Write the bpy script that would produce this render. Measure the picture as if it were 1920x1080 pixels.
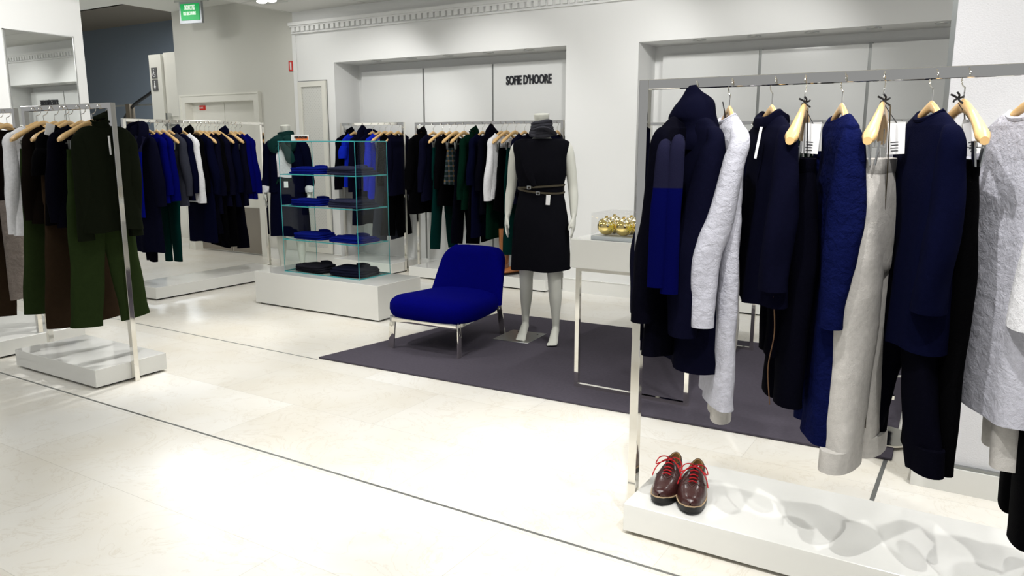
import bpy, bmesh, math, random
from math import sin, cos, pi, radians, sqrt, atan2
from mathutils import Vector, Matrix, noise

C = bpy.context.scene.collection
for o in list(bpy.data.objects): bpy.data.objects.remove(o)
scn = bpy.context.scene
random.seed(7)

# ------------------------------------------------------------------ camera
FPX, CH = 1446.0, 1.45
_y, _p, _r = radians(31.56), radians(10.61), radians(-0.05)
FWD = Vector((-sin(_y)*cos(_p), cos(_y)*cos(_p), -sin(_p)))
_rt = Vector((cos(_y), sin(_y), 0)); _dn = FWD.cross(_rt)
RT = cos(_r)*_rt + sin(_r)*_dn
DN = -sin(_r)*_rt + cos(_r)*_dn
cam = bpy.data.objects.new('camera', bpy.data.cameras.new('camera')); C.objects.link(cam)
cam.data.sensor_width = 36; cam.data.lens = FPX/1920*36
cam.data.clip_start = 0.02; cam.data.clip_end = 60
M = Matrix((RT, -DN, -FWD)).transposed().to_4x4(); M.translation = (0, 0, CH)
cam.matrix_world = M
scn.camera = cam

# ------------------------------------------------------------------ view, world, lights
scn.view_settings.view_transform = 'Standard'; scn.view_settings.look = 'None'
scn.view_settings.gamma = 1; scn.view_settings.use_curve_mapping = False
scn.view_settings.exposure = -0.82
w = bpy.data.worlds.new('world'); scn.world = w; w.use_nodes = True
w.node_tree.nodes['Background'].inputs[0].default_value = (0.93, 0.95, 1, 1)
w.node_tree.nodes['Background'].inputs[1].default_value = 0.62

def spot(x, y, tx, ty, watts, deg=62, blend=0.7, z=2.93, tz=0, size=0.05, col=(1, .985, .965)):
    l = bpy.data.lights.new('spot_lamp', 'SPOT'); l.energy = watts; l.spot_size = radians(deg); l.spot_blend = blend
    l.shadow_soft_size = size; l.color = col
    o = bpy.data.objects.new('spot_lamp', l); C.objects.link(o); o.location = (x, y, z)
    o.rotation_euler = (Vector((tx, ty, tz))-Vector((x, y, z))).to_track_quat('-Z', 'Y').to_euler()
    return o
def area(x, y, z, sx, sy, watts, col=(1, .995, .97)):
    l = bpy.data.lights.new('ceiling_and_fill_lamp', 'AREA'); l.shape = 'RECTANGLE'; l.size = sx; l.size_y = sy; l.energy = watts; l.color = col
    o = bpy.data.objects.new('ceiling_and_fill_lamp', l); C.objects.link(o); o.location = (x, y, z)
    return o
CEIL = 2.96
# ceiling spots over the sales floor
spot(-1.6, 1.2, -1.9, 2.2, 280, 58)
spot(-2.6, 2.2, -2.7, 2.9, 260, 60)
spot(-4.2, 3.2, -4.1, 3.7, 210, 60)
spot(-4.6, 3.9, -5.1, 3.1, 300, 50)
spot(-0.9, 4.2, -2.0, 5.8, 200, 70)
spot(-0.35, 3.3, -0.55, 2.6, 150, 80)
spot(0.1, 1.5, -0.35, 2.75, 210, 60, tz=0.6, size=.02)
spot(-0.7, 1.7, -0.65, 2.75, 220, 60, tz=0.4, size=.02)
spot(0.55, 2.9, 0.1, 2.75, 190, 70, tz=0.1, size=.02)
spot(-2.4, 5.0, -3.3, 6.74, 130, 80, tz=1.9)
spot(-1.2, 5.2, -1.9, 6.74, 110, 80, tz=1.6)
spot(-5.2, 5.4, -6.0, 6.9, 140, 80, tz=1.3)
spot(-4.4, 5.2, -4.4, 6.9, 110, 80, tz=1.3)
spot(-4.2, 4.0, -4.9, 5.0, 140, 60, tz=0.3)
spot(-6.4, 3.6, -8.7, 4.6, 420, 75, tz=2.3)
spot(-5.6, 4.6, -6.8, 5.1, 130, 60, tz=0.8)
spot(0.9, 2.3, 0.5, 3.6, 160, 80, tz=1.4)
# first is the twin lamp fitting built below; others are added unseen fill
FITTING_AND_FILL = [(-6.82, 6.05), (-5.0, 4.4), (-2.6, 4.4), (-0.4, 4.6), (-5.0, 1.6), (-2.6, 1.0), (-0.2, 0.9), (1.6, 2.6), (-7.9, 2.6)]
for i, (x, y) in enumerate(FITTING_AND_FILL): area(x, y, CEIL-0.012, .5, .5, 10 if i == 0 else 28)
area(-12.0, 8.4, 3.82, .5, .5, 360, (.85, .92, 1))
area(-8.8, 5.6, 3.1, .3, .3, 14)
area(-11.2, 6.7, 3.82, .3, .3, 45)  # added fill to brighten the lift block, no fitting there

# ------------------------------------------------------------------ materials
MATS = {}
def mat(name, col, rough=.5, metal=0, bump=0, bscale=200, coat=0, sheen=0, spec=.5, alpha=1, trans=0, ior=1.45, emis=0, crease=0, cscale=12):
    if name in MATS: return MATS[name]
    m = bpy.data.materials.new(name); m.use_nodes = True; nt = m.node_tree; b = nt.nodes['Principled BSDF']
    b.inputs['Base Color'].default_value = (*col, 1); b.inputs['Roughness'].default_value = rough
    b.inputs['Metallic'].default_value = metal; b.inputs['Coat Weight'].default_value = coat
    b.inputs['Sheen Weight'].default_value = sheen; b.inputs['Specular IOR Level'].default_value = spec
    b.inputs['Transmission Weight'].default_value = trans; b.inputs['IOR'].default_value = ior
    b.inputs['Alpha'].default_value = alpha
    if emis: b.inputs['Emission Color'].default_value = (*col, 1); b.inputs['Emission Strength'].default_value = emis
    if bump or crease:
        tc = nt.nodes.new('ShaderNodeTexCoord'); prev = None
        for (st, sc, ds) in ((bump, bscale, .004), (crease, cscale, .02)):
            if not st: continue
            n = nt.nodes.new('ShaderNodeTexNoise'); n.inputs['Scale'].default_value = sc; n.inputs['Detail'].default_value = 5
            if sc == cscale and crease: n.inputs['Distortion'].default_value = .35; n.inputs['Roughness'].default_value = .62
            bp = nt.nodes.new('ShaderNodeBump'); bp.inputs['Strength'].default_value = st; bp.inputs['Distance'].default_value = ds
            nt.links.new(tc.outputs['Object'], n.inputs['Vector']); nt.links.new(n.outputs['Fac'], bp.inputs['Height'])
            if prev: nt.links.new(prev.outputs[0], bp.inputs['Normal'])
            prev = bp
        nt.links.new(prev.outputs[0], b.inputs['Normal'])
    MATS[name] = m; return m
def cloth(name, col, rough=.92, crease=0, cscale=12, sheen=.0):
    m = mat(name, col, rough, bump=.35, bscale=420, crease=crease, cscale=cscale, sheen=sheen, spec=.03)
    if name not in DONE:
        DONE.add(name); nt = m.node_tree; b = nt.nodes['Principled BSDF']
        tc = nt.nodes.new('ShaderNodeTexCoord'); n = nt.nodes.new('ShaderNodeTexNoise'); n.inputs['Scale'].default_value = 60; n.inputs['Detail'].default_value = 6
        mx = nt.nodes.new('ShaderNodeMix'); mx.data_type = 'RGBA'
        mx.inputs[6].default_value = (*[c*.82 for c in col], 1); mx.inputs[7].default_value = (*[min(1, c*1.18) for c in col], 1)
        nt.links.new(tc.outputs['Object'], n.inputs['Vector']); nt.links.new(n.outputs['Fac'], mx.inputs[0]); nt.links.new(mx.outputs[2], b.inputs['Base Color'])
    return m
DONE = set()
chrome = mat('polished chrome', (.84, .82, .76), .06, 1, bump=.06, bscale=7)
steel = mat('brushed steel', (.62, .63, .62), .3, 1, bump=.15, bscale=90)
wood = mat('lacquered beech', (.68, .44, .19), .32, coat=.35)
white_lac = mat('white lacquer', (.80, .80, .765), .16, coat=.5)
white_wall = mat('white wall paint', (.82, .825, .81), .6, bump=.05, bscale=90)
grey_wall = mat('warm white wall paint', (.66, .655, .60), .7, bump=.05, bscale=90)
tex_wall = mat('textured white wallcovering', (.80, .80, .82), .7, bump=.3, bscale=170)
gloss_panel = mat('glossy white panel', (.76, .77, .755), .12, coat=.3)
gap_grey = mat('grey metal channel', (.30, .31, .30), .35, .8)
dark_gap = mat('dark recess', (.012, .012, .012), .9)
blue_wall = mat('blue grey paint', (.20, .235, .27), .8)
unlit_ceil = mat('unlit ceiling brown', (.20, .17, .13), .8)  # unlit stairwell ceiling: its shade is put into the dark brown colour
door_paint = mat('cream door paint', (.76, .75, .68), .5)
kick = mat('brushed kick plate', (.30, .27, .23), .38, .6, bump=.1, bscale=60)
black_p = mat('black plastic', (.01, .01, .012), .4)
red_p = mat('red sign', (.65, .03, .02), .5)
white_p = mat('white print', (.85, .85, .85), .5)
green_em = mat('green lit sign', (.01, .42, .10), .4, emis=.9)
white_em = mat('white lit print', (.9, 1, .9), .4, emis=.8)
lamp_em = mat('lamp diffuser', (1, .99, .95), .4, emis=9)
lamp_dim = mat('downlight glass', (.75, .76, .74), .25, .3)
navy = cloth('navy wool', (.0026, .0028, .0105))
navy2 = cloth('deep navy knit', (.0016, .0022, .0125))
ink = cloth('blue black wool', (.0014, .0014, .0042))
black_c = cloth('black wool', (.0010, .0010, .0014))
royal = cloth('royal blue wool', (.0006, .0015, .085))
bright_blue = cloth('bright cobalt jersey', (.006, .02, .45))
indigo = cloth('washed indigo cotton', (.0032, .0055, .042), crease=.7, cscale=30)
slate = cloth('slate grey wool', (.030, .032, .045))
olive = cloth('olive corduroy', (.018, .030, .009))
olive_dk = cloth('dark olive knit', (.0065, .0085, .0045))
brown_c = cloth('dark brown moleskin', (.026, .016, .009))
espresso = cloth('espresso knit', (.005, .0033, .0024))
teal = cloth('dark teal corduroy', (.0006, .017, .015))
forest = cloth('forest green knit', (.001, .012, .0065))
bottle = cloth('bottle green silk', (.006, .030, .028), rough=.5, crease=.5, cscale=14)
white_c = cloth('white cotton', (.74, .74, .76), crease=.4, cscale=26)
crinkle = cloth('crinkled white cotton', (.50, .50, .56), crease=.45, cscale=34)
offwhite = cloth('stone grey cotton', (.52, .50, .47), crease=.35, cscale=9)
taupe = cloth('crinkled taupe silk', (.20, .17, .15), rough=.45, crease=.9, cscale=22)
charcoal = cloth('charcoal wool crepe', (.0052, .0052, .0075))
grey_scarf = cloth('grey jersey scarf', (.045, .045, .055), crease=.3)
mann_p = mat('matt mannequin paint', (.66, .665, .60), .5)
leather = mat('oxblood leather', (.045, .013, .012), .28, bump=.25, bscale=140, coat=.25)
sole_b = mat('black rubber sole', (.006, .006, .006), .45)
welt = mat('stitched welt', (.45, .33, .20), .6)
lining = mat('tan leather lining', (.30, .17, .06), .55)
lace_r = mat('red laces', (.62, .012, .02), .7)
boot_l = mat('cognac leather', (.36, .13, .04), .35, coat=.2)
belt_l = mat('olive leather belt', (.05, .04, .022), .4)
gold = mat('mirror gold', (.93, .74, .28), .06, 1)
ribbon = mat('yellow ribbon', (.75, .62, .05), .5)
blue_up = cloth('cobalt upholstery', (.0008, .0012, .125))

def glassmat():
    m = bpy.data.materials.new('clear glass'); m.use_nodes = True; nt = m.node_tree; nt.nodes.clear()
    out = nt.nodes.new('ShaderNodeOutputMaterial'); mx = nt.nodes.new('ShaderNodeMixShader'); tr = nt.nodes.new('ShaderNodeBsdfTransparent'); gl = nt.nodes.new('ShaderNodeBsdfGlossy')
    lw = nt.nodes.new('ShaderNodeLayerWeight'); lw.inputs[0].default_value = .5; pw = nt.nodes.new('ShaderNodeMath'); pw.operation = 'POWER'; pw.inputs[1].default_value = 4
    fr = nt.nodes.new('ShaderNodeMath'); fr.operation = 'MULTIPLY_ADD'; fr.inputs[1].default_value = .18; fr.inputs[2].default_value = .02
    nt.links.new(lw.outputs['Facing'], pw.inputs[0]); nt.links.new(pw.outputs[0], fr.inputs[0])
    tr.inputs[0].default_value = (.93, .975, .965, 1); gl.inputs['Roughness'].default_value = .02
    nt.links.new(fr.outputs[0], mx.inputs[0]); nt.links.new(tr.outputs[0], mx.inputs[1]); nt.links.new(gl.outputs[0], mx.inputs[2]); nt.links.new(mx.outputs[0], out.inputs[0])
    return m
glass = glassmat()
acrylic = glass.copy(); acrylic.name = 'clear acrylic'
for _n in acrylic.node_tree.nodes:
    if _n.type == 'BSDF_TRANSPARENT': _n.inputs[0].default_value = (.985, .985, .985, 1)
glass_edge = mat('green glass edge', (.04, .36, .38), .15, coat=.3)
mirror_m = mat('mirror silver', (.88, .90, .89), .015, 1)

def marble():
    m = bpy.data.materials.new('cream marble tiles'); m.use_nodes = True; nt = m.node_tree; b = nt.nodes['Principled BSDF']; L = nt.links.new
    tc = nt.nodes.new('ShaderNodeTexCoord')
    br = nt.nodes.new('ShaderNodeTexBrick'); br.inputs['Scale'].default_value = 1; br.inputs['Brick Width'].default_value = 1.18; br.inputs['Row Height'].default_value = .58
    br.inputs['Mortar Size'].default_value = .0012; br.inputs['Mortar Smooth'].default_value = 0
    br.inputs['Color1'].default_value = (.85, .84, .80, 1); br.inputs['Color2'].default_value = (.77, .745, .68, 1); br.inputs['Mortar'].default_value = (.62, .60, .55, 1)
    mp = nt.nodes.new('ShaderNodeMapping'); mp.inputs['Location'].default_value = (.28, .0, 0)
    L(tc.outputs['Object'], mp.inputs[0]); L(mp.outputs[0], br.inputs[0])
    n1 = nt.nodes.new('ShaderNodeTexNoise'); n1.inputs['Scale'].default_value = 3.2; n1.inputs['Detail'].default_value = 9; n1.inputs['Roughness'].default_value = .62; n1.inputs['Distortion'].default_value = 1.6
    L(tc.outputs['Object'], n1.inputs['Vector'])
    r1 = nt.nodes.new('ShaderNodeValToRGB'); e = r1.color_ramp.elements; e[0].position = .485; e[0].color = (1, 1, 1, 1); e[1].position = .512; e[1].color = (1, 1, 1, 1)
    x = e.new(.498); x.color = (.82, .78, .72, 1)
    L(n1.outputs['Fac'], r1.inputs[0])
    n2 = nt.nodes.new('ShaderNodeTexNoise'); n2.inputs['Scale'].default_value = 2.1; n2.inputs['Detail'].default_value = 6
    r2 = nt.nodes.new('ShaderNodeValToRGB'); r2.color_ramp.elements[0].position = .35; r2.color_ramp.elements[0].color = (.95, .93, .89, 1); r2.color_ramp.elements[1].position = .62
    r2.color_ramp.elements[1].color = (1, 1, 1, 1)
    L(tc.outputs['Object'], n2.inputs['Vector']); L(n2.outputs['Fac'], r2.inputs[0])
    a = nt.nodes.new('ShaderNodeMix'); a.data_type = 'RGBA'; a.blend_type = 'MULTIPLY'; a.inputs[0].default_value = .55
    c = nt.nodes.new('ShaderNodeMix'); c.data_type = 'RGBA'; c.blend_type = 'MULTIPLY'; c.inputs[0].default_value = 1
    L(br.outputs['Color'], a.inputs[6]); L(r1.outputs[0], a.inputs[7]); L(a.outputs[2], c.inputs[6]); L(r2.outputs[0], c.inputs[7]); L(c.outputs[2], b.inputs['Base Color'])
    b.inputs['Roughness'].default_value = .3; b.inputs['Specular IOR Level'].default_value = .4
    return m
def carpetmat():
    m = cloth('grey purple carpet', (.078, .070, .088)); return m
def ceilmat():
    m = bpy.data.materials.new('ceiling tiles'); m.use_nodes = True; nt = m.node_tree; b = nt.nodes['Principled BSDF']; L = nt.links.new
    tc = nt.nodes.new('ShaderNodeTexCoord'); br = nt.nodes.new('ShaderNodeTexBrick'); br.offset = 0
    for k, v in (('Scale', 1), ('Brick Width', 1.2), ('Row Height', 1.2), ('Mortar Size', .006)): br.inputs[k].default_value = v
    br.inputs['Color1'].default_value = (.74, .74, .71, 1); br.inputs['Color2'].default_value = (.72, .72, .69, 1); br.inputs['Mortar'].default_value = (.42, .42, .40, 1)
    L(tc.outputs['Object'], br.inputs[0]); L(br.outputs['Color'], b.inputs['Base Color']); b.inputs['Roughness'].default_value = .8
    return m
def tartanmat():
    m = cloth('tartan wool', (.03, .05, .05)); nt = m.node_tree; b = nt.nodes['Principled BSDF']; L = nt.links.new
    tc = nt.nodes.new('ShaderNodeTexCoord'); sp = nt.nodes.new('ShaderNodeSeparateXYZ'); L(tc.outputs['Object'], sp.inputs[0]); outs = []
    for i, (ax, f) in enumerate((('X', 120), ('Z', 120))):
        mu = nt.nodes.new('ShaderNodeMath'); mu.operation = 'MULTIPLY'; mu.inputs[1].default_value = f; L(sp.outputs[ax], mu.inputs[0])
        q = nt.nodes.new('ShaderNodeMath'); q.operation = 'SINE'; L(mu.outputs[0], q.inputs[0]); g = nt.nodes.new('ShaderNodeMath'); g.operation = 'GREATER_THAN'; g.inputs[1].default_value = .45; L(q.outputs[0], g.inputs[0]); outs.append(g)
    ad = nt.nodes.new('ShaderNodeMath'); ad.operation = 'MULTIPLY_ADD'; ad.inputs[1].default_value = .5; L(outs[0].outputs[0], ad.inputs[0])
    a2 = nt.nodes.new('ShaderNodeMath'); a2.operation = 'MULTIPLY'; a2.inputs[1].default_value = .45; L(outs[1].outputs[0], a2.inputs[0]); L(a2.outputs[0], ad.inputs[2])
    r = nt.nodes.new('ShaderNodeValToRGB'); r.color_ramp.interpolation = 'CONSTANT'; e = r.color_ramp.elements
    e[0].color = (.010, .020, .018, 1); e[1].position = .4; e[1].color = (.05, .06, .07, 1); x = e.new(.8); x.color = (.16, .10, .04, 1)
    L(ad.outputs[0], r.inputs[0]); L(r.outputs[0], b.inputs['Base Color']); return m
def twotone(name, lo, hi, zc):
    m = cloth(name, hi); nt = m.node_tree; b = nt.nodes['Principled BSDF']; L = nt.links.new
    tc = nt.nodes.new('ShaderNodeTexCoord'); sp = nt.nodes.new('ShaderNodeSeparateXYZ'); g = nt.nodes.new('ShaderNodeMath'); g.operation = 'GREATER_THAN'; g.inputs[1].default_value = zc
    mx = nt.nodes.new('ShaderNodeMix'); mx.data_type = 'RGBA'; mx.inputs[6].default_value = (*lo, 1); mx.inputs[7].default_value = (*hi, 1)
    L(tc.outputs['Object'], sp.inputs[0]); L(sp.outputs['Z'], g.inputs[0]); L(g.outputs[0], mx.inputs[0]); L(mx.outputs[2], b.inputs['Base Color']); return m
def meshmat():
    m = mat('perforated metal sheet', (.62, .62, .58), .5, .2); nt = m.node_tree; b = nt.nodes['Principled BSDF']; L = nt.links.new
    tc = nt.nodes.new('ShaderNodeTexCoord'); mp = nt.nodes.new('ShaderNodeMapping'); mp.inputs['Rotation'].default_value = (0, radians(45), 0); mp.inputs['Scale'].default_value = (34, 34, 34)
    v = nt.nodes.new('ShaderNodeTexVoronoi'); v.inputs['Randomness'].default_value = 0; v.inputs['Scale'].default_value = 1
    r = nt.nodes.new('ShaderNodeValToRGB'); r.color_ramp.elements[0].position = .30; r.color_ramp.elements[0].color = (.34, .34, .32, 1); r.color_ramp.elements[1].position = .36; r.color_ramp.elements[1].color = (.66, .66, .62, 1)
    L(tc.outputs['Object'], mp.inputs[0]); L(mp.outputs[0], v.inputs[0]); L(v.outputs['Distance'], r.inputs[0]); L(r.outputs[0], b.inputs['Base Color']); return m
def dotgold():
    m = mat('gold with white dots', (.93, .74, .28), .07, 1); nt = m.node_tree; b = nt.nodes['Principled BSDF']; L = nt.links.new
    tc = nt.nodes.new('ShaderNodeTexCoord'); v = nt.nodes.new('ShaderNodeTexVoronoi'); v.inputs['Scale'].default_value = 62; v.inputs['Randomness'].default_value = .8
    lt = nt.nodes.new('ShaderNodeMath'); lt.operation = 'LESS_THAN'; lt.inputs[1].default_value = .36
    sp = nt.nodes.new('ShaderNodeSeparateXYZ'); g = nt.nodes.new('ShaderNodeMath'); g.operation = 'GREATER_THAN'; g.inputs[1].default_value = .058
    mu = nt.nodes.new('ShaderNodeMath'); mu.operation = 'MULTIPLY'; L(tc.outputs['Object'], v.inputs['Vector']); L(tc.outputs['Object'], sp.inputs[0]); L(sp.outputs['Z'], g.inputs[0])
    L(v.outputs['Distance'], lt.inputs[0]); L(lt.outputs[0], mu.inputs[0]); L(g.outputs[0], mu.inputs[1])
    mx = nt.nodes.new('ShaderNodeMix'); mx.data_type = 'RGBA'; mx.inputs[6].default_value = (.93, .74, .28, 1); mx.inputs[7].default_value = (.95, .95, .9, 1)
    L(mu.outputs[0], mx.inputs[0]); L(mx.outputs[2], b.inputs['Base Color'])
    iv = nt.nodes.new('ShaderNodeMath'); iv.operation = 'SUBTRACT'; iv.inputs[0].default_value = 1; L(mu.outputs[0], iv.inputs[1]); L(iv.outputs[0], b.inputs['Metallic'])
    return m

# ------------------------------------------------------------------ mesh helpers
def box(bm, x0, x1, y0, y1, z0, z1):
    v = [bm.verts.new((x, y, z)) for x in (x0, x1) for y in (y0, y1) for z in (z0, z1)]
    for f in ((0, 1, 3, 2), (4, 6, 7, 5), (0, 4, 5, 1), (2, 3, 7, 6), (0, 2, 6, 4), (1, 5, 7, 3)): bm.faces.new([v[i] for i in f])
    return v
def rings(bm, rs, closed=True, cap0=True, cap1=True):
    vs = [[bm.verts.new(p) for p in r] for r in rs]; n = len(vs[0])
    for a, b in zip(vs, vs[1:]):
        for i in range(n if closed else n-1):
            j = (i+1) % n
            try: bm.faces.new((a[i], a[j], b[j], b[i]))
            except ValueError: pass
    if closed:
        for flag, r in ((cap0, vs[0][::-1]), (cap1, vs[-1])):
            if flag and n > 2:
                c = bm.verts.new(sum((v.co for v in r), Vector())/n)
                for i in range(n): bm.faces.new((r[i], r[(i+1) % n], c))
    return vs
def cat(pts, m):
    """catmull-rom through tuples of numbers, m samples per span"""
    out = []; P = [pts[0]]+list(pts)+[pts[-1]]
    for i in range(1, len(P)-2):
        for k in range(m):
            t = k/m
            out.append(tuple(.5*((2*b)+(-a+c)*t+(2*a-5*b+4*c-d)*t*t+(-a+3*b-3*c+d)*t**3) for a, b, c, d in zip(P[i-1], P[i], P[i+1], P[i+2])))
    out.append(tuple(pts[-1])); return out
def tube(bm, path, n=12, m=5, up=(0, 1, 0), disp=None, cap=True, e=1.0):
    """loft along path of (x,y,z,ra,rb): ra across, rb along 'up'"""
    pts = cat(path, m) if m > 1 else path; rs = []; U = Vector(up)
    for i, p in enumerate(pts):
        a = Vector(pts[max(0, i-1)][:3]); b = Vector(pts[min(len(pts)-1, i+1)][:3]); t = (b-a)
        t = t.normalized() if t.length > 1e-9 else Vector((0, 0, -1))
        s = t.cross(U)
        if s.length < 1e-4: s = t.cross(Vector((1, 0, 0)))
        s.normalize(); q = s.cross(t).normalized(); r = []
        for k in range(n):
            th = 2*pi*k/n; ca, sa = cos(th), sin(th)
            ca = math.copysign(abs(ca)**e, ca); sa = math.copysign(abs(sa)**e, sa)
            d = 1+(disp(i/(len(pts)-1), th) if disp else 0)
            r.append(Vector(p[:3])+s*ca*p[3]*d+q*sa*p[4]*d)
        rs.append(r)
    rings(bm, rs, cap0=cap, cap1=cap)
def wire(bm, pts, r, n=6, m=4): tube(bm, [(*p, r, r) for p in pts], n, m, up=(.13, .31, .94))
def ball(bm, c, r, sx=1, sy=1, sz=1, u=16, v=10):
    mt = Matrix.Translation(c) @ Matrix.Diagonal((r*sx, r*sy, r*sz, 1)); bmesh.ops.create_uvsphere(bm, u_segments=u, v_segments=v, radius=1, matrix=mt)
def cyl(bm, c, r, h, n=24, r2=None):
    bmesh.ops.create_cone(bm, cap_ends=True, segments=n, radius1=r, radius2=r if r2 is None else r2, depth=h, matrix=Matrix.Translation((c[0], c[1], c[2]+h/2)))
def bevel(bm, off, seg=3, verts=None):
    bmesh.ops.bevel(bm, geom=list(bm.edges), offset=off, segments=seg, affect='EDGES', profile=.6, clamp_overlap=True)
def slab(bm, corners, off, seg=5):
    """hexahedron with given 8 corners (bottom 4 ccw, top 4 ccw)"""
    v = [bm.verts.new(c) for c in corners]
    for f in ((3, 2, 1, 0), (4, 5, 6, 7), (0, 1, 5, 4), (1, 2, 6, 5), (2, 3, 7, 6), (3, 0, 4, 7)): bm.faces.new([v[i] for i in f])
    bevel(bm, off, seg)
def B(): return bmesh.new()
def obj(name, bm, m, parent=None, smooth=True, loc=None, rz=0):
    me = bpy.data.meshes.new(name); bmesh.ops.recalc_face_normals(bm, faces=list(bm.faces)); bm.to_mesh(me); bm.free()
    if smooth:
        me.polygons.foreach_set('use_smooth', [True]*len(me.polygons)); me.set_sharp_from_angle(angle=radians(42))
    me.materials.append(m); o = bpy.data.objects.new(name, me); C.objects.link(o)
    if parent: o.parent = parent
    if loc: o.location = loc
    if rz: o.rotation_euler.z = rz
    return o
def tag(o, label, cat, group=None, kind=None):
    if label: o['label'] = label
    if cat: o['category'] = cat
    if group: o['group'] = group
    if kind: o['kind'] = kind
    return o
def thing(name, label, cat, loc=(0, 0, 0), rz=0, group=None):
    o = bpy.data.objects.new(name, None); C.objects.link(o); o.location = loc; o.rotation_euler = (0, 0, rz); o.empty_display_size = .1
    return tag(o, label, cat, group)
def struct(name, bm, m, parent=None, smooth=False):
    o = obj(name, bm, m, parent, smooth)
    if not parent: o['kind'] = 'structure'
    return o
def bx(*a):
    bm = B(); box(bm, *a); return bm
def text_mesh(name, s, size, m, loc, rot, parent=None, ext=.003, sx=1, off=0):
    cu = bpy.data.curves.new(name, 'FONT'); cu.body = s; cu.size = size; cu.extrude = ext; cu.offset = off; cu.align_x = 'LEFT'; cu.resolution_u = 3
    t = bpy.data.objects.new(name+'_tmp', cu); C.objects.link(t); bpy.context.view_layer.update()
    me = bpy.data.meshes.new_from_object(t.evaluated_get(bpy.context.evaluated_depsgraph_get())); bpy.data.objects.remove(t)
    me.materials.clear(); me.materials.append(m); me.name = name
    o = bpy.data.objects.new(name, me); C.objects.link(o); o.location = loc; o.rotation_euler = rot; o.scale = (sx, 1, 1)
    if parent: o.parent = parent
    return o
def ray(px, py): return FWD+RT*((px-960)/FPX)+DN*((py-540)/FPX)
def zrow(px, py, x, y):
    """height above the floor point (x,y) of picture row py"""
    d = ray(px, py); return CH+d.z*(sqrt(x*x+y*y)/sqrt(d.x**2+d.y**2))

# ------------------------------------------------------------------ the room
YB = 6.74
YN = 7.15
struct('floor', bx(-20, 4, -3, 12, -.05, 0), marble())
struct('ceiling', bx(-7.18, 4, -3, 7.2, CEIL, CEIL+.08), ceilmat())
CB = mat('ceiling paint', (.70, .70, .66), .8)
bm = B(); box(bm, -9.46, -7.18, -3, 7.2, 3.16, 3.24); box(bm, -20, -9.46, -3, 6.12, 3.16, 3.24); box(bm, -7.2, -7.18, -3, YB, 2.955, 3.16)
struct('ceiling_entry', bm, CB)
bm = B(); box(bm, -20, -9.46, 6.12, 10.4, 3.9, 3.98); struct('ceiling_stairwell', bm, unlit_ceil)
bm = B(); box(bm, -9.5, -9.46, 6.12, YB, 3.16, 3.9); box(bm, -20, -9.46, 6.08, 6.12, 3.16, 3.9); struct('wall_stairwell_upstand', bm, unlit_ceil)
struct('wall_stairwell', bx(-20, -9.4, 10.3, 10.4, 0, 3.9), blue_wall)
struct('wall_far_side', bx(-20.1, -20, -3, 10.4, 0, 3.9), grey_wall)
struct('wall_stairwell_side', bx(-9.46, -9.40, 7.1, 10.3, 0, 3.9), blue_wall)
# main back wall with two alcoves
bm = B()
box(bm, -7.18, -6.54, YB, YN, 0, CEIL); box(bm, -6.54, -3.54, YB, YN, 2.362, CEIL); box(bm, -3.54, -2.805, YB, YN, 0, CEIL); box(bm, -2.805, 2.0, YB, YN, 2.345, CEIL); box(bm, 2.0, 4, YB, YN, 0, CEIL)
struct('wall_back', bm, white_wall)
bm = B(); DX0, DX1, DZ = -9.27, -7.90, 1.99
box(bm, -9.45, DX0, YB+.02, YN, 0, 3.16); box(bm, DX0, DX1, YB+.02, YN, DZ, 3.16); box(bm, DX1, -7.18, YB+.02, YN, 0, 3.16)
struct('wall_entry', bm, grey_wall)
struct('trim_1', bx(-7.19, -7.13, YB-.012, YB, 0, 2.72), white_wall)
bm = B(); box(bm, -6.6, -3.5, YN, YN+.08, 0, 2.5); box(bm, -2.85, 2.1, YN, YN+.08, 0, 2.5); struct('wall_alcove', bm, white_wall)
# crown moulding with dentils
bm = B()
box(bm, -7.18, 4, YB-.075, YB, 2.80, 2.835); box(bm, -7.18, 4, YB-.055, YB, 2.785, 2.80); box(bm, -7.18, 4, YB-.022, YB, 2.722, 2.785); box(bm, -7.18, 4, YB-.035, YB, 2.712, 2.724)
x = -7.15
while x < 3.9: box(bm, x, x+.05, YB-.05, YB, 2.735, 2.785); x += .078
struct('trim_2', bm, white_wall)
# alcove panels, channels between
for n, (a, b) in enumerate(((-6.43, -5.525), (-5.50, -4.60), (-4.578, -3.60))): struct('trim_%d' % (n+3), bx(a, b, 7.075, 7.13, .13, 2.275), gloss_panel)
for n, (a, b) in enumerate(((-2.70, -1.822), (-1.797, -.942), (-.918, -.05), (-.025, .9), (.925, 1.9))): struct('trim_%d' % (n+6), bx(a, b, 7.075, 7.13, .13, 2.25), gloss_panel)
bm = B()
for x in (-5.5125, -4.589, -1.8095, -.93, -.037, .912): box(bm, x-.013, x+.013, 7.085, 7.14, .1, 2.26)
struct('trim_11', bm, gap_grey)
bm = B(); box(bm, -6.54, -3.54, 7.06, YN, 0, .13); box(bm, -2.805, 2, 7.06, YN, 0, .13); struct('baseboard_alcove', bm, white_wall)
bm = B()
for a, b in ((-7.84, -7.19), (-7.13, -6.54), (-3.54, -2.805)):
    box(bm, a, b, YB-.012, YB, 0, .128); box(bm, a, b, YB-.016, YB, .128, .134)
struct('baseboard_back', bm, white_lac)
bm = B(); box(bm, -7.84, -2.8, YB-.013, YB, .134, .139)
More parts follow.
